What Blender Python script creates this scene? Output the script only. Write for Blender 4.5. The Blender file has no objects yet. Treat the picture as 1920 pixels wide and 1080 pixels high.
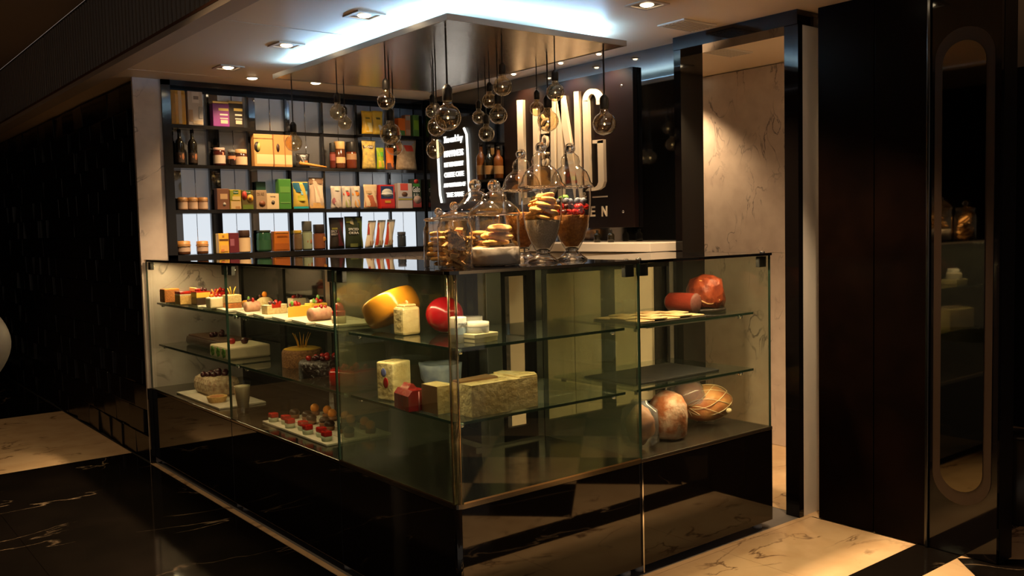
import bpy, bmesh, math, random
from mathutils import Matrix, Vector
random.seed(7)
S = bpy.context.scene
COL = S.collection

# ------------------------------------------------------------------ camera
CAM = dict(f=1707.09, yaw=0.899678, pitch=-0.065727, roll=-0.02416, pos=(-1.7008, -2.46654, 1.39153))
def _axes():
    y, p, r = CAM['yaw'], CAM['pitch'], CAM['roll']
    d = Vector((math.cos(p)*math.cos(y), math.cos(p)*math.sin(y), math.sin(p)))
    rt = d.cross(Vector((0, 0, 1))).normalized(); up = rt.cross(d)
    c, s = math.cos(r), math.sin(r)
    return c*rt+s*up, -s*rt+c*up, d
RT, UP, FW = _axes()
cam_data = bpy.data.cameras.new('camera'); cam = bpy.data.objects.new('camera', cam_data); COL.objects.link(cam)
cam_data.sensor_width = 36; cam_data.lens = CAM['f']*36/1920; cam_data.clip_start = .05; cam_data.clip_end = 60
cam.matrix_world = Matrix(((RT.x, UP.x, -FW.x, CAM['pos'][0]), (RT.y, UP.y, -FW.y, CAM['pos'][1]),
                           (RT.z, UP.z, -FW.z, CAM['pos'][2]), (0, 0, 0, 1)))
S.camera = cam
def at(px, py, ax, v):
    """point of the plane ax = v that the photograph shows at (px, py): used to measure the place"""
    o = Vector(CAM['pos']); d = FW+(px-960)/CAM['f']*RT-(py-540)/CAM['f']*UP
    i = 'xyz'.index(ax); return o+d*((v-o[i])/d[i])
def dist(p): return (Vector(p)-Vector(CAM['pos'])).dot(FW)

# ------------------------------------------------------------------ world, exposure
w = bpy.data.worlds.new('world'); S.world = w; w.use_nodes = True
w.node_tree.nodes['Background'].inputs[0].default_value = (1, .80, .62, 1)
w.node_tree.nodes['Background'].inputs[1].default_value = .32
S.view_settings.view_transform = 'Standard'; S.view_settings.look = 'None'
S.view_settings.exposure = 0.0; S.view_settings.gamma = 1; S.view_settings.use_curve_mapping = False
S.cycles.transparent_max_bounces = 32; S.cycles.max_bounces = 10; S.cycles.glossy_bounces = 6
S.cycles.caustics_reflective = False; S.cycles.caustics_refractive = False
S.cycles.sample_clamp_indirect = 4.0
WARM = (1, .66, .34); COOL = (.42, .70, 1)

# ------------------------------------------------------------------ materials
MATS = {}
def mat(name, col=(.5, .5, .5), rough=.5, metal=0, spec=.5, emit=None, es=0, coat=0, trans=0, ior=1.45, bump=0, bscale=60, var=0, vscale=30, col2=None):
    if name in MATS: return MATS[name]
    m = bpy.data.materials.new(name); m.use_nodes = True; MATS[name] = m
    nt = m.node_tree; b = nt.nodes['Principled BSDF']
    b.inputs['Base Color'].default_value = (*col, 1); b.inputs['Roughness'].default_value = rough
    b.inputs['Metallic'].default_value = metal; b.inputs['Specular IOR Level'].default_value = spec
    b.inputs['Coat Weight'].default_value = coat; b.inputs['Transmission Weight'].default_value = trans; b.inputs['IOR'].default_value = ior
    if emit: b.inputs['Emission Color'].default_value = (*emit, 1); b.inputs['Emission Strength'].default_value = es
    if bump or var:
        tc = nt.nodes.new('ShaderNodeTexCoord')
        if var:
            n = nt.nodes.new('ShaderNodeTexNoise'); n.inputs['Scale'].default_value = vscale; n.inputs['Detail'].default_value = 5
            nt.links.new(tc.outputs['Object'], n.inputs['Vector'])
            r = nt.nodes.new('ShaderNodeValToRGB'); c2 = col2 or tuple(c*.35 for c in col)
            r.color_ramp.elements[0].position = .5-var*.25; r.color_ramp.elements[0].color = (*c2, 1)
            r.color_ramp.elements[1].position = .5+var*.2; r.color_ramp.elements[1].color = (*col, 1)
            nt.links.new(n.outputs['Fac'], r.inputs[0]); nt.links.new(r.outputs[0], b.inputs['Base Color'])
        if bump:
            n2 = nt.nodes.new('ShaderNodeTexNoise'); n2.inputs['Scale'].default_value = bscale; n2.inputs['Detail'].default_value = 4
            nt.links.new(tc.outputs['Object'], n2.inputs['Vector'])
            bp = nt.nodes.new('ShaderNodeBump'); bp.inputs['Strength'].default_value = bump; bp.inputs['Distance'].default_value = .01
            nt.links.new(n2.outputs['Fac'], bp.inputs['Height']); nt.links.new(bp.outputs[0], b.inputs['Normal'])
    return m

def marble(name, base, vein, scale=2.0, width=.02, rough=.1, mott=None, spec=.5, thr=.5, seed=0.0):
    m = bpy.data.materials.new(name); m.use_nodes = True; MATS[name] = m
    nt = m.node_tree; b = nt.nodes['Principled BSDF']; L = nt.links.new
    g = nt.nodes.new('ShaderNodeNewGeometry')
    mp = nt.nodes.new('ShaderNodeMapping'); mp.inputs['Location'].default_value = (seed, seed*.7, seed*1.3)
    mp.inputs['Rotation'].default_value = (.5, .6, .4); mp.inputs['Scale'].default_value = (1, 2.0, 1)
    L(g.outputs['Position'], mp.inputs['Vector'])
    n = nt.nodes.new('ShaderNodeTexNoise'); n.inputs['Scale'].default_value = scale; n.inputs['Detail'].default_value = 7; n.inputs['Distortion'].default_value = .8
    L(mp.outputs[0], n.inputs['Vector'])
    s = nt.nodes.new('ShaderNodeMath'); s.operation = 'SUBTRACT'; s.inputs[1].default_value = thr
    a = nt.nodes.new('ShaderNodeMath'); a.operation = 'ABSOLUTE'
    L(n.outputs['Fac'], s.inputs[0]); L(s.outputs[0], a.inputs[0])
    r = nt.nodes.new('ShaderNodeValToRGB'); r.color_ramp.elements[0].position = 0; r.color_ramp.elements[0].color = (1, 1, 1, 1)
    r.color_ramp.elements[1].position = width; r.color_ramp.elements[1].color = (0, 0, 0, 1)
    L(a.outputs[0], r.inputs[0])
    k = nt.nodes.new('ShaderNodeTexNoise'); k.inputs['Scale'].default_value = scale*.9; L(g.outputs['Position'], k.inputs['Vector'])
    kr = nt.nodes.new('ShaderNodeValToRGB'); kr.color_ramp.elements[0].position = .46; kr.color_ramp.elements[1].position = .62
    L(k.outputs['Fac'], kr.inputs[0])
    mu = nt.nodes.new('ShaderNodeMath'); mu.operation = 'MULTIPLY'; L(r.outputs[0], mu.inputs[0]); L(kr.outputs[0], mu.inputs[1])
    mo = nt.nodes.new('ShaderNodeMix'); mo.data_type = 'RGBA'; mo.inputs['A'].default_value = (*base, 1); mo.inputs['B'].default_value = (*(mott or base), 1)
    k2 = nt.nodes.new('ShaderNodeTexNoise'); k2.inputs['Scale'].default_value = scale*2.3; k2.inputs['Detail'].default_value = 6; L(g.outputs['Position'], k2.inputs['Vector'])
    k2r = nt.nodes.new('ShaderNodeValToRGB'); k2r.color_ramp.elements[0].position = .4; k2r.color_ramp.elements[1].position = .7; L(k2.outputs['Fac'], k2r.inputs[0])
    L(k2r.outputs[0], mo.inputs['Factor'])
    mx = nt.nodes.new('ShaderNodeMix'); mx.data_type = 'RGBA'; mx.inputs['B'].default_value = (*vein, 1)
    L(mu.outputs[0], mx.inputs['Factor']); L(mo.outputs['Result'], mx.inputs['A']); L(mx.outputs['Result'], b.inputs['Base Color'])
    b.inputs['Roughness'].default_value = rough; b.inputs['Specular IOR Level'].default_value = spec
    return m

def thin_glass(name, tint, ior=1.5, rough=0.0, boost=1.0, haze=0, hcol=(.5, .5, .4)):
    m = bpy.data.materials.new(name); m.use_nodes = True; MATS[name] = m
    nt = m.node_tree; L = nt.links.new; nt.nodes.clear()
    out = nt.nodes.new('ShaderNodeOutputMaterial'); mix = nt.nodes.new('ShaderNodeMixShader')
    t = nt.nodes.new('ShaderNodeBsdfTransparent'); t.inputs[0].default_value = (*tint, 1)
    g = nt.nodes.new('ShaderNodeBsdfGlossy'); g.inputs['Roughness'].default_value = rough
    # Schlick reflectance of a clear pane (the same from both sides of the sheet)
    lw = nt.nodes.new('ShaderNodeLayerWeight'); lw.inputs['Blend'].default_value = .5
    pw = nt.nodes.new('ShaderNodeMath'); pw.operation = 'POWER'; pw.inputs[1].default_value = 5
    F0 = ((ior-1)/(ior+1))**2
    mu = nt.nodes.new('ShaderNodeMath'); mu.operation = 'MULTIPLY_ADD'; mu.inputs[1].default_value = boost*(1-F0); mu.inputs[2].default_value = boost*F0; mu.use_clamp = True
    L(lw.outputs['Facing'], pw.inputs[0]); L(pw.outputs[0], mu.inputs[0]); L(mu.outputs[0], mix.inputs[0]); L(g.outputs[0], mix.inputs[2])
    if haze:
        d = nt.nodes.new('ShaderNodeBsdfDiffuse'); d.inputs[0].default_value = (*hcol, 1)
        m2 = nt.nodes.new('ShaderNodeMixShader'); m2.inputs[0].default_value = haze
        L(t.outputs[0], m2.inputs[1]); L(d.outputs[0], m2.inputs[2]); L(m2.outputs[0], mix.inputs[1])
    else: L(t.outputs[0], mix.inputs[1])
    L(mix.outputs[0], out.inputs[0]); return m

def emission(name, col, s):
    return mat(name, (0.02, .02, .02), .5, emit=col, es=s)

def brushed(name, col, rough=.28, scale=(2, 220, 2)):
    m = mat(name, col, rough, 1); nt = m.node_tree; b = nt.nodes['Principled BSDF']
    tc = nt.nodes.new('ShaderNodeTexCoord'); mp = nt.nodes.new('ShaderNodeMapping'); mp.inputs['Scale'].default_value = scale
    n = nt.nodes.new('ShaderNodeTexNoise'); n.inputs['Scale'].default_value = 3; n.inputs['Detail'].default_value = 3
    bp = nt.nodes.new('ShaderNodeBump'); bp.inputs['Strength'].default_value = .15; bp.inputs['Distance'].default_value = .004
    nt.links.new(tc.outputs['Object'], mp.inputs[0]); nt.links.new(mp.outputs[0], n.inputs['Vector'])
    nt.links.new(n.outputs['Fac'], bp.inputs['Height']); nt.links.new(bp.outputs[0], b.inputs['Normal'])
    return m

BLACK = mat('black_gloss', (.004, .003, .003), .05, spec=.4)
BLACKM = mat('black_satin', (.006, .005, .005), .35, spec=.25)
DWOOD = mat('dark_veneer', (.004, .0018, .0012), .3, spec=.05, var=.8, vscale=6, col2=(.002, .001, .0008))
BTOP = mat('black_glass_top', (.004, .004, .005), .02, spec=.9)
STEEL = mat('steel', (.42, .42, .40), .25, 1)
DSTEEL = brushed('dark_steel', (.36, .35, .32), .25)
CHROME = mat('chrome', (.8, .8, .8), .08, 1)
BRASS = mat('warm_edge_trim', (.55, .42, .26), .18, 1)
GLASS = thin_glass('case_glass', (.90, .93, .88), 1.5, boost=1.0, haze=.014, hcol=(.50, .52, .40))
SHELFG = thin_glass('shelf_glass', (.82, .90, .85), 1.5, boost=1.3, haze=.03, hcol=(.3, .4, .34))
GEDGE = mat('green_glass_edge', (.035, .075, .055), .15, trans=.0)
JARG = thin_glass('jar_glass', (.95, .94, .91), 1.5, boost=2.8)
LIDG = thin_glass('lid_glass', (.92, .90, .86), 1.5, boost=3.2)
KNOBG = mat('knob_glass', (1, .97, .92), .01, trans=1, ior=1.46)
BULBG = thin_glass('amber_bulb_glass', (.96, .85, .64), 1.75, boost=2.2)
WHITE = mat('white_paint', (.86, .85, .84), .5)
CREAMP = mat('ceiling_paint', (.90, .74, .56), .42)
CREAM = mat('cream_laminate', (.62, .50, .36), .35)
MARBW = marble('white_marble', (.70, .60, .54), (.17, .14, .14), 4.0, .020, .32, (.60, .50, .45), thr=.53, seed=3)
MARBC = marble('cream_marble', (.70, .50, .30), (.16, .09, .05), 2.6, .020, .16, (.62, .42, .24), seed=1, spec=.18)
MARBK = marble('black_marble', (.005, .004, .0035), (.42, .30, .20), 1.1, .006, .07, (.008, .006, .005), seed=5, spec=.3)
LETTER = mat('cream_letters', (.88, .76, .60), .4)
NEON = emission('neon_white', (1, .97, .88), 1.9)
CARD = mat('kraft_paper', (.55, .30, .11), .7, bump=.1)
CREAMC = mat('cream_icing', (.83, .70, .45), .55)
GOLD = mat('gold_foil', (.75, .52, .20), .3, .8)
def plain(col, rough=.45): return mat('paint_%02x%02x%02x_%d' % (*[int(max(0, min(1, c))*255) for c in col], int(rough*100)), col, rough)

# ------------------------------------------------------------------ mesh helpers
class MB:
    def __init__(s): s.v = []; s.f = []; s.sm = []
    def add(s, vs, fs, smooth=False, M=None):
        o = len(s.v)
        for p in vs: s.v.append(tuple(M @ Vector(p)) if M else tuple(p))
        for f in fs: s.f.append([i+o for i in f]); s.sm.append(smooth)
        return s
    def box(s, a, b, M=None):
        (x0, y0, z0), (x1, y1, z1) = a, b
        return s.add([(x0, y0, z0), (x1, y0, z0), (x1, y1, z0), (x0, y1, z0), (x0, y0, z1), (x1, y0, z1), (x1, y1, z1), (x0, y1, z1)],
                     [(0, 3, 2, 1), (4, 5, 6, 7), (0, 1, 5, 4), (1, 2, 6, 5), (2, 3, 7, 6), (3, 0, 4, 7)], M=M)
    def cbox(s, a, b, c=.004, M=None):
        """box with chamfered edges"""
        bm = bmesh.new(); bmesh.ops.create_cube(bm, size=1)
        for v in bm.verts:
            v.co = Vector(((a[i]+b[i])/2+v.co[i]*(b[i]-a[i]) for i in range(3)))
        bmesh.ops.bevel(bm, geom=list(bm.edges), offset=c, segments=2, affect='EDGES', profile=.5)
        bm.verts.index_update(); vs = [tuple(v.co) for v in bm.verts]; fs = [[v.index for v in f.verts] for f in bm.faces]; bm.free()
        return s.add(vs, fs, False, M)
    def lathe(s, prof, n=28, M=None, cap=True, smooth=True):
        vs = []; fs = []
        for r, z in prof:
            for k in range(n):
                a = 2*math.pi*k/n; vs.append((r*math.cos(a), r*math.sin(a), z))
        for i in range(len(prof)-1):
            for k in range(n):
                fs.append((i*n+k, i*n+(k+1) % n, (i+1)*n+(k+1) % n, (i+1)*n+k))
        if cap:
            if prof[0][0] > 1e-5: fs.append(tuple(reversed(range(n))))
            if prof[-1][0] > 1e-5: fs.append(tuple(range((len(prof)-1)*n, len(prof)*n)))
        return s.add(vs, fs, smooth, M)
    def cyl(s, r, z0, z1, n=20, M=None): return s.lathe([(r, z0), (r, z1)], n, M, smooth=True)
    def sphere(s, r, c=(0, 0, 0), n=14, m=9, sc=(1, 1, 1), M=None):
        pr = [(max(1e-6, r*math.sin(math.pi*i/m)), -r*math.cos(math.pi*i/m)) for i in range(m+1)]
        T = Matrix.Translation(c) @ Matrix.Diagonal((*sc, 1))
        return s.lathe(pr, n, (M @ T) if M else T, cap=False)
    def tube(s, pts, r, n=8, M=None):
        pts = [Vector(p) for p in pts]; vs = []; fs = []
        for i, p in enumerate(pts):
            t = (pts[min(i+1, len(pts)-1)]-pts[max(i-1, 0)]).normalized()
            u = t.orthogonal().normalized() if i == 0 else (u-t*u.dot(t)).normalized()
            w_ = t.cross(u); rr = r[i] if isinstance(r, (list, tuple)) else r
            for k in range(n):
                a = 2*math.pi*k/n; vs.append(p+(u*math.cos(a)+w_*math.sin(a))*rr)
        for i in range(len(pts)-1):
            for k in range(n): fs.append((i*n+k, i*n+(k+1) % n, (i+1)*n+(k+1) % n, (i+1)*n+k))
        fs.append(tuple(reversed(range(n)))); fs.append(tuple(range((len(pts)-1)*n, len(pts)*n)))
        return s.add(vs, fs, True, M)
    def prism(s, poly, z0, z1, M=None):
        n = len(poly); vs = [(x, y, z0) for x, y in poly]+[(x, y, z1) for x, y in poly]
        fs = [tuple(reversed(range(n))), tuple(range(n, 2*n))]+[(i, (i+1) % n, n+(i+1) % n, n+i) for i in range(n)]
        return s.add(vs, fs, False, M)
    def mesh(s, name):
        me = bpy.data.meshes.new(name); me.from_pydata(s.v, [], s.f)
        me.polygons.foreach_set('use_smooth', s.sm); me.update()
        bm = bmesh.new(); bm.from_mesh(me); bmesh.ops.recalc_face_normals(bm, faces=bm.faces); bm.to_mesh(me); bm.free()
        return me
def link(name, me, m, parent=None):
    o = bpy.data.objects.new(name, me); COL.objects.link(o)
    if m and not me.materials: me.materials.append(m)
    if parent: o.parent = parent
    return o
def part(name, mb, m, parent, M=None):
    o = link(name, mb.mesh(name), m, parent)
    if M is not None: o.matrix_local = M
    return o
def tag(o, label, cat, group=None):
    o['label'] = label; o['category'] = cat
    if group: o['group'] = group
    return o
def thing(name, label, cat, loc=(0, 0, 0), rz=0, group=None):
    o = bpy.data.objects.new(name, None); COL.objects.link(o); o.empty_display_size = .05
    o.location = loc; o.rotation_euler = (0, 0, rz); return tag(o, label, cat, group)
def struct(name, mb, m, parent=None):
    o = link(name, mb.mesh(name), m, parent)
    if not parent: o['kind'] = 'structure'
    return o
def copy_tree(o, parent=None):
    c = o.copy(); COL.objects.link(c); c.parent = parent
    for ch in list(o.children): copy_tree(ch, c)
    return c
def bm_noise(o, amp, freq, seed=0):
    from mathutils import noise
    me = o.data
    for v in me.vertices:
        n = noise.noise(Vector(v.co)*freq+Vector((seed, seed*2, 0))); v.co += v.normal*n*amp
    me.update()
FRONT_Y = Matrix(((1, 0, 0, 0), (0, 0, -1, 0), (0, 1, 0, 0), (0, 0, 0, 1)))      # text facing -y
FRONT_X = Matrix(((0, 0, -1, 0), (-1, 0, 0, 0), (0, 1, 0, 0), (0, 0, 0, 1)))     # text facing -x
def text(name, body, size, m, parent, M, ext=.0006, width=None, height=None, align='CENTER', shear=0, bold=0):
    cu = bpy.data.curves.new(name, 'FONT'); cu.body = body; cu.size = size; cu.extrude = ext; cu.align_x = align; cu.align_y = 'CENTER'; cu.shear = shear; cu.offset = bold; cu.resolution_u = 2
    t = bpy.data.objects.new(name, cu); COL.objects.link(t); dg = bpy.context.evaluated_depsgraph_get()
    me = bpy.data.meshes.new_from_object(t.evaluated_get(dg)); bpy.data.objects.remove(t); bpy.data.curves.remove(cu)
    xs = [v.co.x for v in me.vertices]; ys = [v.co.y for v in me.vertices]
    cx, cy = (max(xs)+min(xs))/2, (max(ys)+min(ys))/2
    sx = width/(max(xs)-min(xs)) if width else 1; sy = height/(max(ys)-min(ys)) if height else (sx if width else 1)
    for v in me.vertices: v.co.x = (v.co.x-cx)*sx; v.co.y = (v.co.y-cy)*sy
    me.materials.clear(); o = link(name, me, m, parent); o.matrix_local = M; return o
def light(name, kind, loc, energy, col, parent=None, **k):
    d = bpy.data.lights.new(name, kind); d.energy = energy; d.color = col
    o = bpy.data.objects.new(name, d); COL.objects.link(o); o.location = loc
    for a, v in k.items():
        if a == 'rot': o.rotation_euler = v
        elif a == 'aim': o.rotation_euler = (Vector(v)-Vector(loc)).to_track_quat('-Z', 'Y').to_euler()
        else: setattr(d, a, v)
    if parent: o.parent = parent
    return o

CEIL = 2.35; YB = 3.26; XR = 2.0; ZT = 1.25; ZD = .468; Z1 = .99; Z2 = .735

# ================================================================== STRUCTURE
# floor: a screed with marble slabs laid on it
fl = struct('floor', MB().box((-6, -6, -.06), (6, 10, -.012)), mat('screed', (.02, .018, .016), .8))
def slab(x0, x1, y0, y1, m, name='marble_slab', g=.0008, z=0):
    return part(name, MB().box((x0+g, y0+g, -.012), (x1-g, y1-g, z)), m, fl)
for i in range(5):
    for j in range(15):
        y0, y1 = -5+j*.9, -5+j*.9+.9
        if y0 >= 3.6: continue
        slab(-4.53+i*.9, -4.53+i*.9+.9, y0, min(y1, 3.635), MARBK)
for i in range(5): slab(-4.53+i*.9, -3.63+i*.9, 3.635, 4.6, MARBC); slab(-4.53+i*.9, -3.63+i*.9, 4.6, 5.54, MARBC)
for i in range(5):
    for j in range(4): slab(-4.53+i*.9, -3.63+i*.9, 5.54+j*.9, 6.44+j*.9, MARBK)
slab(-.03, 0.0, -.03, 3.26, MARBC, 'marble_border', z=.001); slab(-.03, 2.0, -.03, 0.0, MARBC, 'marble_border')
slab(0, 2.0, 0, 3.3, mat('grey_screed', (.16, .15, .15), .6), 'screed_slab', z=-.001)
for i in range(3): slab(-.03+i*.68, -.03+(i+1)*.68, -.54, -.03, MARBC)
slab(-.03, 4.6, -.73, -.54, MARBK, 'marble_border')
# checker of squares laid on the diagonal
c = .40
for i in range(-2, 12):
    for j in range(0, 8):
        cx = -.03+i*c; cy = -.73-j*c
        if (i+j) % 2: continue
        poly = [(cx-c, cy), (cx, cy-c), (cx+c, cy), (cx, cy+c)]
        poly = [(max(-.03, min(4.6, x)), min(-.73, y)) for x, y in poly]
        if cx < -.03 or cx > 4.6: continue
        part('marble_tile', MB().prism([(x+(cx-x)*.004, y+(cy-y)*.004) for x, y in poly], -.012, 0), MARBC if (i % 2 == 0) else MARBK, fl)
for i in range(3): slab(2.0, 3.3, -.54+i*.8, .26+i*.8, MARBC)
slab(3.3, 4.6, -.54, 1.86, MARBC)

# ceilings
struct('ceiling', MB().box((-.2, -6, CEIL), (5, 9.5, CEIL+.1)), CREAMP)
struct('ceiling_corridor', MB().box((-6, -6, 2.83), (-.2, 9.5, 2.93)), mat('corridor_ceiling', (.50, .42, .38), .6))
for i, y in enumerate((1.55, 3.0)):
    struct('trim_%d' % (i+1), MB().box((-.2, y, CEIL-.0015), (.5, y+.006, CEIL+.001)), mat('ceiling_joint', (.70, .60, .48), .6))
# ribbed fascia between the two ceilings
fas = struct('wall_fascia', MB().box((-.198, -6, CEIL), (-.14, 9.5, 2.83)), mat('fascia_grey', (.05, .042, .038), .55))
RIB = mat('rib_grey', (.26, .23, .21), .45)
y = -.1
for k, (y0, y1) in enumerate(((-2.0, .5), (.5, 3.0), (3.0, 4.6), (4.6, 6.8), (6.8, 9.0))):
    mb = MB(); n = int((y1-y0)/.060); st = (y1-y0-.02)/n
    for i in range(n):
        a = y0+.01+i*st; mb.prism([(-.198, a), (-.218, a+.008), (-.218, a+.026), (-.198, a+.034)], CEIL+.035, 2.80)
    o = part('rib_panel', mb, RIB, fas); o['kind'] = 'stuff'
part('lip', MB().box((-.235, -6, CEIL-.012), (-.14, 9.5, CEIL+.02)), mat('lip_grey', (.55, .47, .42), .5), fas)
part('edge_line', MB().box((-.238, -6, CEIL+.016), (-.20, 9.5, CEIL+.030)), mat('lip_brown', (.14, .06, .04), .5), fas)

# back wall (marble) and the dark tiled wall that runs away on the left
struct('wall_back', MB().box((-.02, YB+.005, 0), (.15, YB+.03, CEIL)).box((.15, YB+.005, 0), (2.045, YB+.5, 1.235)).box((.15, YB+.36, 1.235), (2.045, YB+.5, CEIL)), MARBW)
wl = struct('wall_left', MB().box((.012, YB+.51, 0), (.3, 9.5, CEIL)).box((.012, YB+.032, 0), (.14, YB+.51, CEIL)), BLACKM)
TILE = mat('tile_black', (.008, .0055, .0045), .18, spec=.4, bump=.08, bscale=14)
tm = MB().cbox((-.011, -.148, -.076), (.011, .148, .076), .003).mesh('wall_tile'); tm.materials.append(TILE)
for r in range(15):
    for cidx in range(19):
        yy = YB+.17+cidx*.30+(.15 if r % 2 else 0)
        if yy < YB+.16: continue
        o = link('wall_tile', tm, None, wl); o.location = (.002+random.uniform(-.006, .004), yy, .08+r*.155)
        o.rotation_euler = (0, random.uniform(-.045, .045), random.uniform(-.05, .05))

# right-hand wall: black inner wall, opening, veneer panels, black glass panel with oblong mirror
PW = .05
wr = struct('wall_right', MB().box((2.045, .735, 0), (XR+.12, YB+.36, CEIL)), mat('black_mirror_wall', (.002, .002, .002), .05, spec=1.0, ior=1.7))
struct('trim_3', MB().box((1.945, .69, 0), (2.12, .735, 2.30)), BLACK)              # post on the staff side of the opening
struct('trim_4', MB().box((1.945, -.005, 0), (1.98, .068, 2.30)), BLACK)             # post on the passage side
struct('trim_5', MB().box((1.94, -.005, 2.285), (2.12, .735, CEIL)), BLACK)            # head over opening and wall
struct('trim_6', MB().box((1.98, .0, 0), (2.14, .06, 2.30)), WHITE)                # pale return beside the post
wv = struct('wall_passage', MB().box((2.03, -.87, 0), (2.14, -.069, CEIL)), BLACKM)
for a, b in ((-.34, -.069), (-.575, -.344)):
    part('veneer_panel', MB().cbox((2.005, a, .004), (2.032, b, CEIL), .002), DWOOD, wv)
part('metal_strip', MB().cbox((1.995, -.592, .004), (2.03, -.577, CEIL), .003), mat('dark_chrome', (.07, .07, .07), .2, 1), wv)
part('glass_panel', MB().box((2.006, -.868, .004), (2.03, -.594, CEIL)), BLACK, wv)
def oblong(yc, z0, z1, hw, n=16):
    pts = [(yc-hw*math.cos(math.pi*k/n), z1-hw+hw*math.sin(math.pi*k/n)) for k in range(n+1)]
    return pts+[(yc+hw*math.cos(math.pi*k/n), z0+hw-hw*math.sin(math.pi*k/n)) for k in range(n+1)]
TX = Matrix(((0, 0, 1, 0), (1, 0, 0, 0), (0, 1, 0, 0), (0, 0, 0, 1)))                # (y, z, x) prisms
part('frosted_border', MB().prism(oblong(-.727, .215, 2.145, .118), 2.003, 2.006, TX), mat('dark_border', (.022, .012, .008), .35), wv)
part('mirror', MB().prism(oblong(-.727, .27, 2.092, .086), 2.000, 2.003, TX), mat('tinted_mirror', (.15, .132, .095), .03, 1), wv)
# corridor behind the opening: marble wall
wc = struct('wall_corridor', MB().box((3.1, -.12, 0), (3.2, 4, CEIL)), mat('plaster', (.6, .55, .5), .7))
for a, b in ((-.05, .5), (.5, 1.6), (1.6, 2.7)):
    for z0, z1 in ((0, 1.2), (1.2, 2.345)):
        part('marble_panel', MB().box((3.06, a+.001, z0+.002), (3.1, b-.001, z1)), MARBW, wc)
struct('wall_corridor_side', MB().box((2.145, -.12, 0), (3.099, -.055, CEIL)), WHITE)
struct('wall_corridor_end', MB().box((2.12, 2.7, 0), (3.2, 2.8, CEIL)), WHITE)
struct('wall_added', MB().box((-4.75, -.5, 0), (-4.6, 9.5, 2.83)), mat('dark_wall', (.02, .014, .011), .5, spec=.1))  # unseen wall added so tiles, floor and mirror reflect dark
struct('wall_far', MB().box((-4.6, 9.4, 0), (.012, 9.5, 2.83)), mat('dark_wall'))
struct('wall_room', MB().box((4.6, -6, 0), (4.7, 2.7, CEIL)), BLACKM)

# ================================================================== CEILING FIXTURES
HOUS = mat('lamp_housing', (.62, .52, .42), .4)
LAMPE = emission('lamp_glow', (1, .78, .48), 14)
def downlight(x, y, label, power, square=True, z=CEIL, r=.03, angle=1.5, aim=None, group='recessed ceiling spots'):
    t = thing('downlight', label, 'ceiling light', (x, y, z), 0, group)
    if square:
        fr = MB()
        for a, b in (((-.07, -.07), (.07, -.052)), ((-.07, .052), (.07, .07)), ((-.07, -.052), (-.052, .052)), ((.052, -.052), (.07, .052))):
            fr.box((a[0], a[1], -.006), (b[0], b[1], 0))
        part('frame', fr, HOUS, t)
        part('recess', MB().box((-.052, -.052, -.002), (.052, .052, 0)), mat('lamp_recess', (.10, .07, .05), .4), t)
    else:
        part('frame', MB().lathe([(r+.006, -.004), (r+.012, -.004), (r+.013, 0), (r+.005, 0)], 24, cap=False), HOUS, t)
    part('lamp', MB().lathe([(1e-6, -.010), (r*.7, -.009), (r, -.004), (r, -.002)], 20, cap=False), LAMPE, t)
    light('lamp_light', 'SPOT', (0, 0, -.03), power, WARM, t, spot_size=angle, spot_blend=.6, shadow_soft_size=.03, **({'aim': aim} if aim else {}))
    return t
downlight(.364, 1.14, 'square recessed ceiling spot nearest the canopy corner on the left', 150, angle=2.1)
downlight(.352, 1.917, 'square recessed ceiling spot in the middle of the left row', 130)
downlight(.34, 2.668, 'square recessed ceiling spot closest to the marble pillar', 110)
downlight(.598, 2.943, 'small round ceiling spot in front of the shelves by the canopy end', 24, False, angle=1.75, aim=(0, .42, -1))
downlight(1.011, 2.917, 'small round ceiling spot behind the canopy, above the middle shelves', 24, False, angle=1.75, aim=(0, .42, -1))
downlight(1.441, 2.848, 'small round ceiling spot behind the canopy near the right shelves', 24, False, angle=1.75, aim=(0, .42, -1))
downlight(1.294, .312, 'square recessed ceiling spot right of the canopy by the air vent', 170, angle=2.1)
downlight(1.90, 1.56, 'tiny ceiling spot close to the sign, over its middle letters', 20, False, CEIL, .014, 2.0, (.10, 0, -.35))
downlight(1.90, 1.24, 'tiny ceiling spot close to the sign, over its last letter', 20, False, CEIL, .014, 2.0, (.10, 0, -.35))
downlight(1.90, 2.0, 'tiny ceiling spot close to the sign, over its first letter', 20, False, CEIL, .014, 2.0, (.10, 0, -.35))
# unseen lamps added outside the picture to light jars, passage and corridor
downlight(.36, .37, 'square recessed ceiling spot over the counter corner, next in the left row', 300, angle=1.7)
downlight(-1.0, 1.2, 'unseen square spot added in the high corridor ceiling before the counter', 60, z=2.83, angle=2.3)
downlight(-1.9, 5.0, 'unseen square spot added in the high corridor ceiling over the cream floor band', 40, z=2.83, angle=2.0)
downlight(1.62, -.38, 'square recessed ceiling spot over the cream floor of the passage', 95, angle=1.15)
downlight(2.83, 1.62, 'recessed ceiling spot in the corridor behind the counter', 60, angle=1.95)
downlight(2.6, .1, 'second recessed ceiling spot in the corridor behind the counter', 25, angle=1.8)
def vent(corners, label, z=CEIL):
    t = thing('air_vent', label, 'air vent', (0, 0, z))
    xs = [p[0] for p in corners]; ys = [p[1] for p in corners]
    x0, x1, y0, y1 = min(xs), max(xs), min(ys), max(ys)
    part('plate', MB().cbox((x0, y0, -.008), (x1, y1, 0), .003), mat('vent_white', (.72, .66, .58), .5), t)
    n = 7
    for i in range(n):
        yy = y0+.02+(y1-y0-.04)*i/(n-1); part('slat', MB().box((x0+.015, yy-.003, -.011), (x1-.015, yy+.003, -.007)), mat('vent_slat', (.55, .49, .42), .5), t)
vent([(1.64, .40), (1.88, .57)], 'white rectangular air vent in the ceiling beside the opening')
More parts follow.
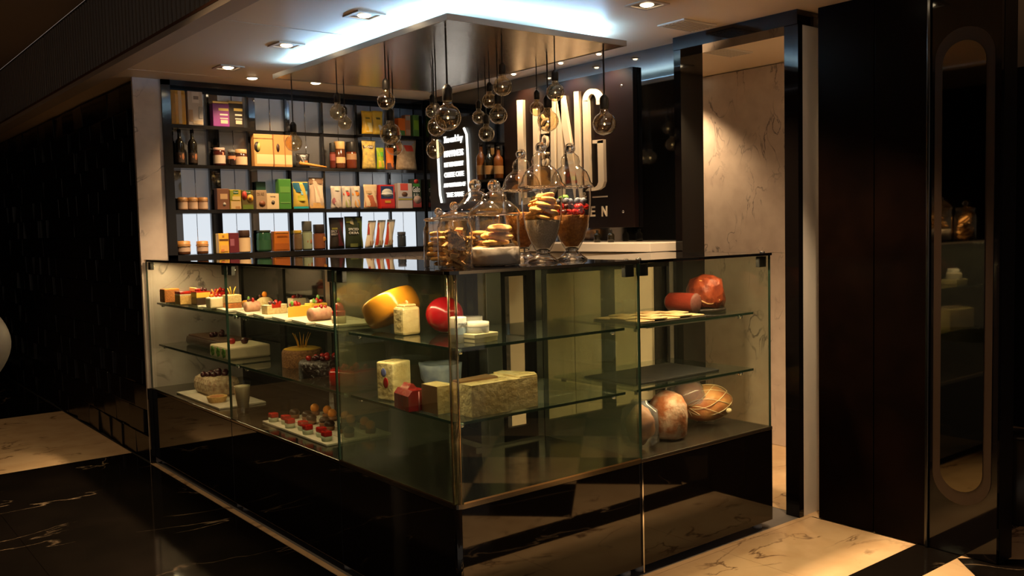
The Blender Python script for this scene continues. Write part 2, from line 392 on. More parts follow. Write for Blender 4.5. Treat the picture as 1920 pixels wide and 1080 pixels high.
vent([(2.22, .74), (2.62, .90)], 'grey air vent in the ceiling seen through the marble opening')

# canopy with blue-white cove light
cx0, cx1, cy0, cy1 = .505, 1.552, .70, 2.42
cp = thing('ceiling_canopy', 'dropped brushed-metal ceiling canopy edged with blue-white cove light', 'canopy', ((cx0+cx1)/2, (cy0+cy1)/2, CEIL))
hw, hl = (cx1-cx0)/2, (cy1-cy0)/2
part('panel', MB().box((-hw, -hl, -.085), (hw, hl, -.068)), brushed('canopy_metal', (.62, .55, .49), .22, (2, 160, 2)), cp)
tr = MB()
for a, b in (((-hw-.006, -hl-.006), (hw+.006, -hl)), ((-hw-.006, hl), (hw+.006, hl+.006)), ((-hw-.006, -hl), (-hw, hl)), ((hw, -hl), (hw+.006, hl))):
    tr.box((a[0], a[1], -.088), (b[0], b[1], -.062))
part('edge_trim', tr, mat('canopy_edge', (.5, .47, .45), .35, .6), cp)
part('hanger', MB().box((-hw+.3, -hl+.3, -.068), (hw-.3, hl-.3, 0)), WHITE, cp)
LED = emission('led_cool', (.38, .68, 1), 50)
for a, b in (((-hw+.05, -hl+.05), (hw-.08, -hl+.075)), ((-hw+.05, -hl+.075), (-hw+.075, hl-.08)), ((hw-.045, -hl+.125), (hw-.02, hl-.08))):
    part('light_strip', MB().box((a[0], a[1], -.068), (b[0], b[1], -.056)), LED, cp)

# pendant bulbs
FIL = emission('filament', (1, .72, .35), 12)
SOCK = mat('socket_black', (.010, .009, .009), .4)
bulbs = [  # cord top px, bulb centre px y, radius px, label
 ((546, 150), 268, 16, 'leftmost clear globe bulb, hanging low in front of the kraft packs'),
 ((630, 125), 211, 15, 'globe bulb overlapping a smaller one in front of the empty shelf'),
 ((644, 155), 231, 13, 'small globe bulb tucked behind another in front of the empty shelf'),
 ((721, 92), 189, 17, 'globe bulb hanging above a lower one before the yellow packs'),
 ((728, 118), 251, 20, 'large globe bulb hanging directly under another before the yellow packs'),
 ((735, 140), 275, 16, 'lowest globe bulb in front of the bright snack bags'),
 ((835, 52), 220, 25, 'largest, nearest globe bulb under the canopy corner'),
 ((815, 92), 238, 18, 'globe bulb half hidden behind the largest one'),
 ((809, 130), 209, 13, 'small globe bulb peeking out left of the largest one'),
 ((811, 112), 281, 17, 'lowest globe bulb beside the glowing verse sign'),
 ((940, 68), 162, 18, 'highest globe bulb of the cluster left of the big letters'),
 ((916, 107), 189, 14, 'globe bulb just behind the highest one of its cluster'),
 ((931, 92), 216, 17, 'globe bulb below the highest one of its cluster'),
 ((896, 140), 220, 13, 'small globe bulb at the left of the cluster before the black wall'),
 ((909, 125), 251, 15, 'lowest globe bulb of the cluster before the black wall'),
 ((1039, 72), 173, 17, 'globe bulb hanging over the middle of the big letters'),
 ((1005, 118), 204, 14, 'small globe bulb between the first two big letters'),
 ((1025, 102), 227, 20, 'globe bulb in front of the small sideways lettering'),
 ((1131, 91), 232, 22, 'rightmost globe bulb, alone below the last big letter'),
]
for (tx, ty), by, rp, lab in bulbs:
    p = at(tx, ty, 'z', CEIL-.088); d = dist(p); R = rp*d/CAM['f']
    zc = at(tx+2, by, 'y', p.y).z; k = R/.0475
    t = thing('pendant_bulb', lab, 'light bulb', (p.x, p.y, zc), 0, 'globe bulbs hanging from the canopy')
    top = CEIL-.086-zc
    part('cord', MB().cyl(.0035*k, R*1.9, top, 8), SOCK, t)
    part('socket', MB().lathe([(.004*k, R*2.5), (.010*k, R*2.4), (.017*k, R*2.2), (.0185*k, R*2.1), (.0185*k, R*1.28), (.015*k, R*1.22)], 18), SOCK, t)
    prof = []
    for i in range(15):
        a = math.pi*(i/14)*.86; prof.append((max(1e-6, R*math.sin(a)), -R*math.cos(a)))
    prof += [(R*.36, R*1.06), (R*.33, R*1.28)]
    part('globe', MB().lathe(prof, 28, cap=False), BULBG, t)
    part('stem', MB().lathe([(R*.03, -R*.05), (R*.05, R*.4), (R*.12, R*.9), (R*.2, R*1.2)], 8), JARG, t)
    part('filament', MB().sphere(R*.07, (0, 0, -R*.05), 8, 5), FIL, t)

# ================================================================== SIGNS
sg = thing('wall_sign', 'dark board with tall cream letters spelling LUNG and smaller KITCHEN lettering', 'sign', (2.022, 1.69, 1.38))
def sp(px, py, xx=1.985): p = at(px, py, 'x', xx); return (p.y-1.69, p.z-1.38)
part('board', MB().cbox((-.012, -.60, 0), (.022, .56, .885), .002), mat('sign_board', (.007, .003, .0025), .3, spec=.3), sg)
TXs = Matrix(((0, 0, 1, 0), (1, 0, 0, 0), (0, 1, 0, 0), (0, 0, 0, 1)))
def glyph(polys, lab):
    mb = MB()
    for q in polys: mb.prism([sp(*p) for p in q], -.034, -.012, TXs)
    o = part('letter', mb, LETTER, sg); o['label'] = lab
def arc(cx, cy, r0, r1, a0, a1, sx=1, sy=1, n=14):
    P = [(cx+r1*sx*math.cos(a0+(a1-a0)*k/n), cy-r1*sy*math.sin(a0+(a1-a0)*k/n)) for k in range(n+1)]
    Q = [(cx+r0*sx*math.cos(a0+(a1-a0)*k/n), cy-(r1*sy-(r1-r0))*math.sin(a0+(a1-a0)*k/n)) for k in range(n+1)]
    return [[P[k], P[k+1], Q[k+1], Q[k]] for k in range(n)]
glyph([[(968, 188), (979, 187), (983, 383), (972, 384)], [(983, 383), (982.5, 371), (990, 370), (990, 382)]], 'tall cream letter L')
glyph([[(998, 204), (1007, 203), (1009, 355), (1000, 357)], [(1031, 186), (1038, 185), (1041, 352), (1032, 354)],
       [(1000, 357), (1009, 355), (1015, 368), (1010, 379)], [(1015, 368), (1010, 379), (1030, 378), (1026, 367)], [(1026, 367), (1030, 378), (1041, 352), (1032, 354)]], 'tall cream letter U')
glyph([[(1043, 181), (1051, 180), (1055, 376), (1046, 377)], [(1043, 181), (1055, 179), (1086, 370), (1076, 372)], [(1075, 172), (1084, 171), (1088, 371), (1079, 372)]], 'tall cream letter N')
glyph([[(1091, 190), (1101, 188), (1105, 350), (1095, 352)]]+arc(1109, 190, 8, 18, 0, math.pi, 1, 1.33)+
      [[(1117, 190), (1127, 188), (1126, 195), (1117, 196)], [(1110, 263), (1130, 261), (1130, 268), (1110, 269)],
       [(1119, 264), (1130, 262), (1132, 340), (1121, 341)], [(1121, 341), (1132, 340), (1129, 350), (1119, 347)], [(1119, 347), (1129, 350), (1121, 356), (1115, 351)],
       [(1115, 351), (1121, 356), (1108, 358), (1108, 352)], [(1108, 352), (1108, 358), (1097, 358), (1105, 350)]], 'tall cream letter G')
ya, za = sp(1019, 262)
text('sideways_text', 'STORY', .1, LETTER, sg, Matrix.Translation((-.022, ya, za)) @ FRONT_X @ Matrix.Rotation(math.pi/2, 4, 'Z'), .01, .32, .055, bold=.002)
ya, za = sp(1120, 369); yb, _ = sp(1010, 369)
part('rule', MB().box((-.02, ya-.06, za-.004), (-.012, ya+.06, za+.004)).box((-.02, yb-.14, za-.004), (-.012, yb+.06, za+.004)), LETTER, sg)
yc, zc = sp(1091, 368); text('ampersand', '&', .07, LETTER, sg, Matrix.Translation((-.016, yc, zc)) @ FRONT_X, .003)
y1, zk = sp(1133, 392); y0, _ = sp(1000, 397)
for i, ch in enumerate('KITCHEN'):
    text('small_letter', ch, .07, LETTER, sg, Matrix.Translation((-.016, y0-.02+(y1-y0+.04)*i/6, zk-.012+.002*(6-i))) @ FRONT_X, .003, .012 if ch == 'I' else .042, .060, bold=.0015)
for px, py in ((926, 190), (1160, 160), (1163, 397)):
    a, b = sp(px, py); part('screw', MB().lathe([(.009, 0), (.008, .004), (.004, .006)], 12, Matrix.Translation((-.012, a, b)) @ Matrix.Rotation(-math.pi/2, 4, 'Y')), CHROME, sg)
# verse sign
vs = thing('verse_sign', 'black board with glowing white verse between two neon lines', 'sign', (2.032, 2.80, 1.55))
def vp(px, py): p = at(px, py, 'x', 2.015); return (p.y-2.80, p.z-1.55)
part('board', MB().box((-.008, -.30, -.02), (.012, .36, .62)), mat('verse_board', (.012, .013, .015), .35), vs)
for pts in ([(820, 262), (822, 300), (824, 340), (825.5, 365), (828.5, 380)], [(870, 240), (875, 252), (877, 290), (879, 340), (881, 368), (876, 376)]):
    part('neon_line', MB().tube([(-.018, *vp(*p)) for p in pts], .0085, 8), NEON, vs)
for body, x0, x1, yt, yb in (('You can\'t buy', 831, 866, 253, 270), ('HAPPINESS', 831.5, 867, 281, 293), ('BUT YOU CAN BUY', 832, 867, 303, 312), ('CHEESE CAKE', 832, 868, 322, 331.5),
                             ("AND THAT'S KIND OF", 831, 871, 342, 350), ('THE SAME', 836, 868, 360, 369)):
    a, za = vp((x0+x1)/2, (yt+yb)/2); l, _ = vp(x0, (yt+yb)/2); r, _ = vp(x1, (yt+yb)/2); _, t1 = vp((x0+x1)/2, yt); _, t0 = vp((x0+x1)/2, yb)
    script = body.startswith('You')
    text('verse_line', body, .05, NEON, vs, Matrix.Translation((-.012, a, za)) @ FRONT_X, .004, abs(l-r), (t1-t0), shear=.3 if script else 0, bold=.0003)

# back counter under the sign and bottles on it
bc = thing('back_counter', 'tall cream back counter with white worktop below the sign', 'counter', (1.915, 1.36, 0))
for i in range(2): part('door', MB().cbox((-.13, -.6+i*.6+.004, .08), (-.11, i*.6-.004, 1.245), .003), CREAM, bc)
part('body', MB().box((-.11, -.6, 0), (.125, .6, 1.25)), BLACKM, bc)
part('worktop', MB().cbox((-.15, -.61, 1.25), (.125, .61, 1.298), .003), mat('white_worktop', (.62, .57, .52), .3), bc)
def bottle(name, label, loc, h, r, m, cap, lab=None, group=None, labm=None):
    t = thing(name, label, 'bottle', loc, 0, group)
    part('body', MB().lathe([(r*.9, 0), (r, .006), (r, h*.58), (r*.86, h*.66), (r*.40, h*.74), (r*.36, h*.9), (r*.42, h*.93)], 20), m, t)
    part('cap', MB().cyl(r*.42, h*.9, h, 14), cap, t)
    if lab: part('label_band', MB().lathe([(r*1.012, h*lab[0]), (r*1.012, h*lab[1])], 20, cap=False), labm, t)
    return t
DKG = mat('dark_bottle_glass', (.012, .010, .006), .06)
AMB = mat('amber_bottle_glass', (.16, .05, .012), .08)
ws = thing('wall_shelf', 'small black wall shelf with bottles between the two signs', 'shelf', (2.045, 2.37, 1.70)); part('board', MB().box((-.12, -.14, 0), (-.001, .16, .015)), BLACKM, ws)
for yy in (-.1, .1): part('bracket', MB().box((-.09, yy, -.04), (-.001, yy+.01, 0)), BLACKM, ws)
for i, (yy, m, lab) in enumerate(((2.47, AMB, 'amber bottle on the small wall shelf next to the verse sign'), (2.38, DKG, 'dark bottle between two amber ones on the small wall shelf'), (2.28, AMB, 'amber bottle on the small wall shelf next to the letter board'))):
    bottle('liquor_bottle', lab, (1.98, yy, 1.7155), .25-.02*i, .032, m, BLACKM, (.15, .4), 'bottles on the wall shelf', plain((.35, .18, .06)))
for i, yy in enumerate((1.31, 1.20)):
    bottle('liquor_bottle', ('short dark bottle under the last letters of the sign', 'short dark bottle near the right end of the white worktop')[i], (1.93, yy, 1.2985), .07, .02, DKG, BLACKM, None, 'bottles on the back counter')

# ================================================================== SHELF UNIT
XS0, XS1 = .145, 2.04; YF, YK = YB, YB+.17
su = thing('shelving_unit', 'black pigeonhole shelving with steel back panels filling the back wall', 'shelving', (0, YB, 0))
FRAME = mat('shelf_black', (.012, .011, .011), .12)
PAN = brushed('shelf_back_metal', (.34, .35, .37), .30, (160, 2, 2))
rows = [1.273, 1.553, 1.835, 2.083, 2.318]      # board tops
xd = [.20, .462, .728, .998, 1.265, 1.532, 1.795, 2.03]
part('side', MB().box((XS0, -.01, 1.235), (.198, .1192, CEIL)), FRAME, su)
part('top_board', MB().box((XS0, -.01, 2.318), (XS1, .1192, CEIL)), FRAME, su)
part('base_board', MB().box((XS0, -.01, 1.24), (XS1, .1192, 1.273)), FRAME, su)
for r in (1, 2): part('board', MB().box((.198, 0, rows[r]-.022), (XS1, .1192, rows[r])), FRAME, su)
part('board', MB().box((.198, 0, rows[3]-.022), (xd[2]+.008, .1192, rows[3])), FRAME, su)
part('board', MB().box((xd[5], 0, rows[3]-.022), (XS1, .1192, rows[3])), FRAME, su)
GLD = mat('shelf_divider_gloss', (.02, .02, .022), .05, spec=.9)
for k in range(1, 7):
    for r in range(4): part('divider', MB().box((xd[k]-.007, .085, rows[r]), (xd[k]+.007, .12, rows[r+1]-.022)), GLD, su)
part('side', MB().box((2.03, -.005, 1.24), (2.04, .1192, CEIL)), FRAME, su)
EM = [emission('glowing_panel', (.86, .93, 1), .85), None, None, None]  # bottom-row panels glow by themselves in place of light caught by the steel
def glow_metal(name, es):  # brushed metal with light put into its colour as a weak glow
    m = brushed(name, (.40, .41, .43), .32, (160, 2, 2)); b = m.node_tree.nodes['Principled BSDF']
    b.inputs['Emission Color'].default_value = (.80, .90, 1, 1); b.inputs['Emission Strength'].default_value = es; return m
EM[1] = glow_metal('dim_glowing_panel', .06); EM[2] = PAN; EM[3] = PAN
STRIP = mat('mirror_joint', (.9, .92, .95), .12, 1)
MIRR = mat('dark_mirror', (.20, .21, .23), .04, 1)
for k in range(7):
    mw = (.075, .07, .055, .03, 0, 0, 0)[k]
    a, b = xd[k]+.007, xd[k+1]-.007; mid = (a+mw+b)/2
    for r in range(4):
        z0, z1 = rows[r], rows[r+1]-.022
        if mw: part('mirror_strip', MB().box((a, .112, z0+.001), (a+mw-.002, .119, z1-.001)), MIRR, su)
        for u, v in ((a+mw, mid-.002), (mid+.002, b)):
            part('back_panel', MB().box((u, .112, z0+.001), (v, .119, z1-.001)), EM[r], su)
        part('joint_strip', MB().tube([(mid, .110, z0+.003), (mid, .110, z1-.003)], .0026, 6), STRIP, su)
part('carcass', MB().box((XS0, .1195, 1.24), (XS1, .17, CEIL)), BLACKM, su)

# ================================================================== DISPLAY CASES
DECKM = mat('deck_metal', (.22, .20, .16), .16, 1)
BASEP = mat('base_black_glass', (.005, .004, .004), .035, spec=.6)
CLAMP = mat('clamp_black', (.02, .02, .02), .3)
FOOTM = mat('foot_grey', (.35, .36, .38), .4)
def foot(t, x, y):
    part('foot', MB().lathe([(.022, 0), (.022, .016), (.008, .018), (.008, .036)], 14, Matrix.Translation((x, y, 0))), FOOTM, t)
def clamp(t, x, y, nx, ny):
    """glass clamp under the top: black block with a chrome button, facing (nx, ny)"""
    a = math.atan2(ny, nx); M = Matrix.Translation((x, y, ZT-.035)) @ Matrix.Rotation(a, 4, 'Z')
    c_ = part('clamp', MB().cbox((-.012, -.024, -.024), (.010, .024, .024), .003), CLAMP, t, M)
    part('button', MB().lathe([(.009, 0), (.009, .006), (.005, .010), (1e-6, .011)], 12, Matrix.Translation((.010, 0, 0)) @ Matrix.Rotation(math.pi/2, 4, 'Y')), CHROME, c_)
def stud(t, x, y, z):
    part('shelf_stud', MB().lathe([(.012, 0), (.012, .012), (.008, .016)], 12, Matrix.Translation((x, y, z-.016))), CHROME, t)
def back_door(t, p0, p1, m=GLASS):
    """a framed glass sliding door of the staff side between two points"""
    (xa, ya), (xb, yb) = p0, p1; L_ = math.hypot(xb-xa, yb-ya); a = math.atan2(yb-ya, xb-xa)
    M = Matrix.Translation((xa, ya, 0)) @ Matrix.Rotation(a, 4, 'Z')
    d = part('door_frame', MB().box((0, -.012, ZD), (.035, .012, 1.235)).box((L_-.035, -.012, ZD), (L_, .012, 1.235)).box((.035, -.012, ZD), (L_-.035, .012, ZD+.06)).box((.035, -.012, 1.185), (L_-.035, .012, 1.235)), BLACKM, t, M)
    part('pane', MB().box((.035, -.003, ZD+.06), (L_-.035, .003, 1.185)), m, d)
SMOKE = mat('smoked_glass', (.012, .013, .011), .06, spec=.5)
DEP = .62
def unit_left(y0, y1, label, end):
    t = thing('display_case', label, 'display case', (0, y0, 0)); w_ = y1-y0
    part('base_panel', MB().cbox((.002, .0015, .036), (.018, w_-.0015, ZD-.016), .002), BASEP, t)
    part('base_body', MB().box((.018, .002, .036), (DEP-.02, w_-.002, ZD-.016)), BLACKM, t)
    part('deck', MB().cbox((.0, .001, ZD-.016), (DEP, w_-.001, ZD), .003), DECKM, t)
    part('glass_pane', MB().box((.001, .004, ZD+.001), (.009, w_-.004, ZT-.008)), GLASS, t)
    for yy in (.001, w_-.004): part('pane_edge', MB().box((.0, yy, ZD+.001), (.010, yy+.003, ZT-.008)), GEDGE, t)
    for z in (Z1, Z2):
        s_ = part('glass_shelf', MB().box((.05, .03, z-.010), (.56, w_-.03, z)), SHELFG, t)
        part('front_edge', MB().box((.048, .03, z-.010), (.050, w_-.03, z)), GEDGE, s_)
        for yy in (.06, w_-.06):
            stud(t, .075, yy, z-.010); stud(t, .535, yy, z-.010)
    for yy in (.04, w_-.04): clamp(t, .021, yy, 1, 0); foot(t, .05, yy); foot(t, .55, yy)
    part('back_post', MB().box((.575, .0, ZD), (.605, .05, 1.24)), STEEL, t)
    back_door(t, (.592, .05), (.592, w_/2), SMOKE); back_door(t, (.592, w_/2), (.592, w_-.004), SMOKE)
    light('case_light', 'AREA', (.10, w_/2, ZT-.02), 6.5*w_, (1, .72, .38), t, shape='RECTANGLE', size=.03, size_y=w_*.9, rot=(0, .12, 0))
    for z in (Z1, Z2):  # under-shelf strips added to brighten the lower levels
        light('case_light', 'AREA', (.065, w_/2, z-.018), 0.85*w_, (1, .70, .38), t, shape='RECTANGLE', size=.015, size_y=w_*.9)
        part('light_strip', MB().box((.055, .06, z-.0155), (.075, w_-.06, z-.0105)), mat('strip_housing', (.3, .28, .25), .4), t)
    part('light_strip', MB().box((.07, .05, ZT-.016), (.13, w_-.05, ZT-.0095)), mat('strip_housing', (.3, .28, .25), .4), t)
    return t
et = unit_left(1.98, 3.255, 'glass display case at the marble wall, end unit of the left run', True)
part('end_panel', MB().box((-.024, 1.262, .004), (.001, 1.2835, ZD-.002)), BASEP, et)
unit_left(.83, 1.979, 'glass display case in the middle of the left run, full of cakes', False)
# corner unit
ct = thing('display_case', 'glass corner display case holding cheeses', 'display case', (0, 0, 0))
part('base_panel', MB().cbox((.002, .02, .036), (.018, .8285, ZD-.016), .002), BASEP, ct)
part('base_panel', MB().cbox((.02, .002, .036), (.8885, .018, ZD-.016), .002), BASEP, ct)
part('base_corner', MB().lathe([(.018, .036), (.018, ZD-.016)], 24, Matrix.Translation((.02, .02, 0))), BASEP, ct)
part('base_body', MB().box((.018, .018, .036), (.888, DEP-.02, ZD-.016)).box((.018, DEP-.02, .036), (DEP-.02, .828, ZD-.016)), BLACKM, ct)
dk = [(.0, .03), (.006, .012), (.012, .006), (.03, .0), (.889, 0), (.889, .62), (.62, .62), (.62, .829), (0, .829)]
part('deck', MB().prism(dk, ZD-.016, ZD), DECKM, ct)
rim = MB()
rim.box((.0, .03, ZD), (.006, .828, ZD+.006)).box((.03, .0, ZD), (.888, .006, ZD+.006))
part('deck_rim', rim, BRASS, ct)
part('glass_pane', MB().box((.001, .016, ZD+.001), (.009, .826, ZT-.008)), GLASS, ct)
part('glass_pane', MB().box((.016, .001, ZD+.001), (.886, .009, ZT-.008)), GLASS, ct)
part('corner_post', MB().lathe([(.013, ZD), (.013, ZT-.008)], 20, Matrix.Translation((.014, .014, 0))), thin_glass('corner_glass', (.80, .74, .62), 1.6, boost=1.6), ct)
for x, y in ((.022, .004), (.004, .022)): part('corner_bead', MB().cyl(.0035, ZD, ZT-.008, 8, Matrix.Translation((x, y, 0))), BRASS, ct)
PARTG = thin_glass('partition_glass', (.62, .66, .55), 1.5, boost=1.5, haze=.10, hcol=(.42, .42, .28))
pg_ = part('partition', MB().box((.012, .818, ZD), (.57, .826, ZT-.02)), PARTG, ct)
pg_ = part('partition', MB().box((.880, .012, ZD), (.888, .57, ZT-.02)), PARTG, ct)
for x, y in ((.009, .8265), (.8865, .001)): part('pane_edge', MB().box((x-.008, y, ZD), (x, y+.003, ZT-.008)) if y > .5 else MB().box((x, y-.001, ZD), (x+.003, y+.008, ZT-.008)), GEDGE, ct)
for z in (Z1, Z2):
    pl = [(.05, .075), (.075, .05), (.855, .05), (.855, .54), (.54, .54), (.54, .80), (.05, .80)]
    s_ = part('glass_shelf', MB().prism(pl, z-.010, z), SHELFG, ct)
    part('front_edge', MB().box((.048, .075, z-.010), (.050, .80, z)).box((.075, .048, z-.010), (.855, .050, z)), GEDGE, s_)
    stud(ct, .085, .085, z-.010); stud(ct, .82, .08, z-.010); stud(ct, .08, .77, z-.010); stud(ct, .82, .5, z-.010); stud(ct, .5, .77, z-.010)
part('back_post', MB().cbox((.575, .575, ZD), (.655, .635, 1.24), .002), DSTEEL, ct)
part('back_post', MB().box((.575, .78, ZD), (.605, .828, 1.24)), STEEL, ct); part('back_post', MB().box((.845, .575, ZD), (.880, .60, 1.24)), STEEL, ct)
back_door(ct, (.655, .605), (.845, .605)); back_door(ct, (.592, .635), (.592, .78), SMOKE)
part('vent_grille', MB().box((.50, .56, ZD), (.86, .572, ZD+.012)).box((.56, .572, ZD), (.572, .8, ZD+.012)), DSTEEL, ct)
clamp(ct, .021, .79, 1, 0); clamp(ct, .85, .021, 0, 1)
for x, y in ((.05, .05), (.05, .6), (.84, .05), (.6, .55)): foot(ct, x, y)
light('case_light', 'AREA', (.10, .42, ZT-.02), 4.5, (1, .74, .42), ct, shape='RECTANGLE', size=.03, size_y=.7, rot=(0, .12, 0))
light('case_light', 'AREA', (.45, .10, ZT-.02), 3, (1, .74, .42), ct, shape='RECTANGLE', size=.7, size_y=.03)
# right unit
ru = thing('display_case', 'glass display case at the right end, holding ham and salami', 'display case', (.89, 0, 0)); W = .845
part('base_panel', MB().cbox((.0015, .002, .036), (W+.012, .018, ZD-.016), .002), BASEP, ru)
part('base_panel', MB().cbox((W, .018, .036), (W+.012, DEP-.02, ZD-.016), .002), BASEP, ru)
part('joint_bar', MB().box((-.0035, -.006, .012), (.0025, -.0006, ZD-.016)), CHROME, ru)
part('base_body', MB().box((.002, .018, .036), (W, DEP-.02, ZD-.016)), BLACKM, ru)
part('deck', MB().cbox((.001, 0, ZD-.016), (W+.012, DEP, ZD), .003), mat('deck_dark', (.08, .065, .05), .25, .6), ru)
part('glass_pane', MB().box((.004, .001, ZD+.001), (W-.002, .009, ZT-.008)), GLASS, ru)
part('glass_pane', MB().box((W-.008, .010, ZD+.001), (W, .57, ZT-.008)), GLASS, ru)
for x in (.001, W-.002): part('pane_edge', MB().box((x, 0, ZD+.001), (x+.003, .010, ZT-.008)), GEDGE, ru)
for z in (Z1, Z2):
    s_ = part('glass_shelf', MB().box((.03, .05, z-.010), (W-.06, .55, z)), SHELFG, ru)
    part('front_edge', MB().box((.03, .048, z-.010), (W-.06, .050, z)), GEDGE, s_)
    for x in (.06, W-.12): stud(ru, x, .075, z-.010); stud(ru, x, .52, z-.010)
back_door(ru, (.0, .605), (W/2, .605)); back_door(ru, (W/2, .605), (W, .605))
part('back_post', MB().cbox((W-.03, .57, ZD), (W, .59, 1.24), .002), STEEL, ru)
clamp(ru, .04, .021, 0, 1); clamp(ru, W-.04, .021, 0, 1)
for x in (.03, W-.04): foot(ru, x, .05); foot(ru, x, .55)
for z in (Z1, Z2):  # more strips added below the right and corner shelves to lift dim goods
    light('case_light', 'AREA', (W/2-.04, .065, z-.018), 1.8, (1, .70, .38), ru, shape='RECTANGLE', size=.6, size_y=.015)
    part('light_strip', MB().box((.10, .055, z-.0155), (W-.18, .075, z-.0105)), mat('strip_housing'), ru)
    light('case_light', 'AREA', (.065, .44, z-.018), 1.0, (1, .74, .42), ct, shape='RECTANGLE', size=.015, size_y=.55)
    light('case_light', 'AREA', (.46, .065, z-.018), .8, (1, .74, .42), ct, shape='RECTANGLE', size=.6, size_y=.015)
light('case_light', 'AREA', (W/2, .10, ZT-.02), 4.2, (1, .70, .38), ru, shape='RECTANGLE', size=.7, size_y=.03)

# worktop: one black glass L, and the short piece on the right unit
tp = thing('countertop', 'polished black glass countertop running round the corner of the counter', 'countertop', (0, 0, ZT))
tl = [(-.006, .03), (.002, .008), (.012, -.001), (.03, -.006), (.888, -.006), (.888, DEP), (DEP, DEP), (DEP, 3.255), (-.006, 3.255)]
part('slab', MB().prism(tl, -.008, .004), BTOP, tp)
part('edge_strip', MB().box((-.0075, .03, -.007), (-.006, 3.255, .003)).box((.03, -.0075, -.007), (.888, -.006, .003)), BRASS, tp)
tp2 = thing('countertop', 'short black glass countertop over the ham case at the right end', 'countertop', (.89, 0, ZT))
part('slab', MB().cbox((.0, -.006, -.008), (W+.006, DEP, .004), .002), BTOP, tp2)
for i, x in enumerate((.02, W-.03, -.06)):
    part('stud_cap', MB().lathe([(.012, .004), (.011, .010), (.005, .013)], 14, Matrix.Translation((x, .02, 0))), CHROME, tp2 if i < 2 else tp) if i < 2 else part('stud_cap', MB().lathe([(.012, .004), (.011, .010), (.005, .013)], 14, Matrix.Translation((.84, .02, 0))), CHROME, tp)

# ================================================================== SHELF GOODS
YP = YB+.012      # line on which goods stand, just behind the shelf front
def sx(px, row, off=0): return at(px, {0: 470, 1: 390, 2: 313, 3: 235}[row], 'y', YP+off).x
def sh(px, py, row):
    gap = 9 if row == 2 and 475 < px < 680 else rows[row+1]-rows[row]-.026
    return min(gap, at(px, py, 'y', YP).z-rows[row])+.0008
GRP = 'goods on the pigeonhole shelves'
def pack(name, label, cat, row, x0, x1, ytop, col, decos=(), depth=.055, lid=None, rot=0, rough=.4, off=0):
    """carton: decos = (u0, u1, v0, v1, colour[, 'disc']) in fractions of the front"""
    a, b = sx(x0, row, off), sx(x1, row, off); h = sh((x0+x1)/2, ytop, row); w_ = b-a; z0 = rows[row]+.0008
    t = thing(name, label, cat, ((a+b)/2, YP+off, z0), rot)
    part('carton', MB().cbox((-w_/2, 0, 0), (w_/2, depth, h-(h*.1 if lid else 0)), min(.003, w_*.08)), plain(col, rough), t)
    if lid: part('lid', MB().cbox((-w_/2+.001, .001, h*.9), (w_/2-.001, depth-.001, h), .004), lid, t)
    deco(t, decos, w_, h); return t
def deco(t, decos, w_, h, y=0):
    for q_, d in enumerate(decos):
        y = -.0007*q_
        u0, u1, v0, v1, c_ = d[:5]; m = c_ if not isinstance(c_, tuple) else plain(c_)
        if len(d) > 5 and d[5] == 'disc':
            part('print', MB().lathe([(1, 0), (1, .0012)], 20, Matrix.Translation((-w_/2+w_*(u0+u1)/2, y, h*(v0+v1)/2)) @ Matrix.Rotation(math.pi/2, 4, 'X') @ Matrix.Diagonal((w_*(u1-u0)/2, h*(v1-v0)/2, 1, 1))), m, t)
        elif len(d) > 5:
            text('lettering', d[5], .03, m, t, Matrix.Translation((-w_/2+w_*(u0+u1)/2, y-.0012, h*(v0+v1)/2)) @ FRONT_Y, .0004, w_*(u1-u0), h*(v1-v0), bold=.0006)
        else:
            part('print', MB().box((-w_/2+w_*u0, y-.001, h*v0), (-w_/2+w_*u1, y+.001, h*v1)), m, t)
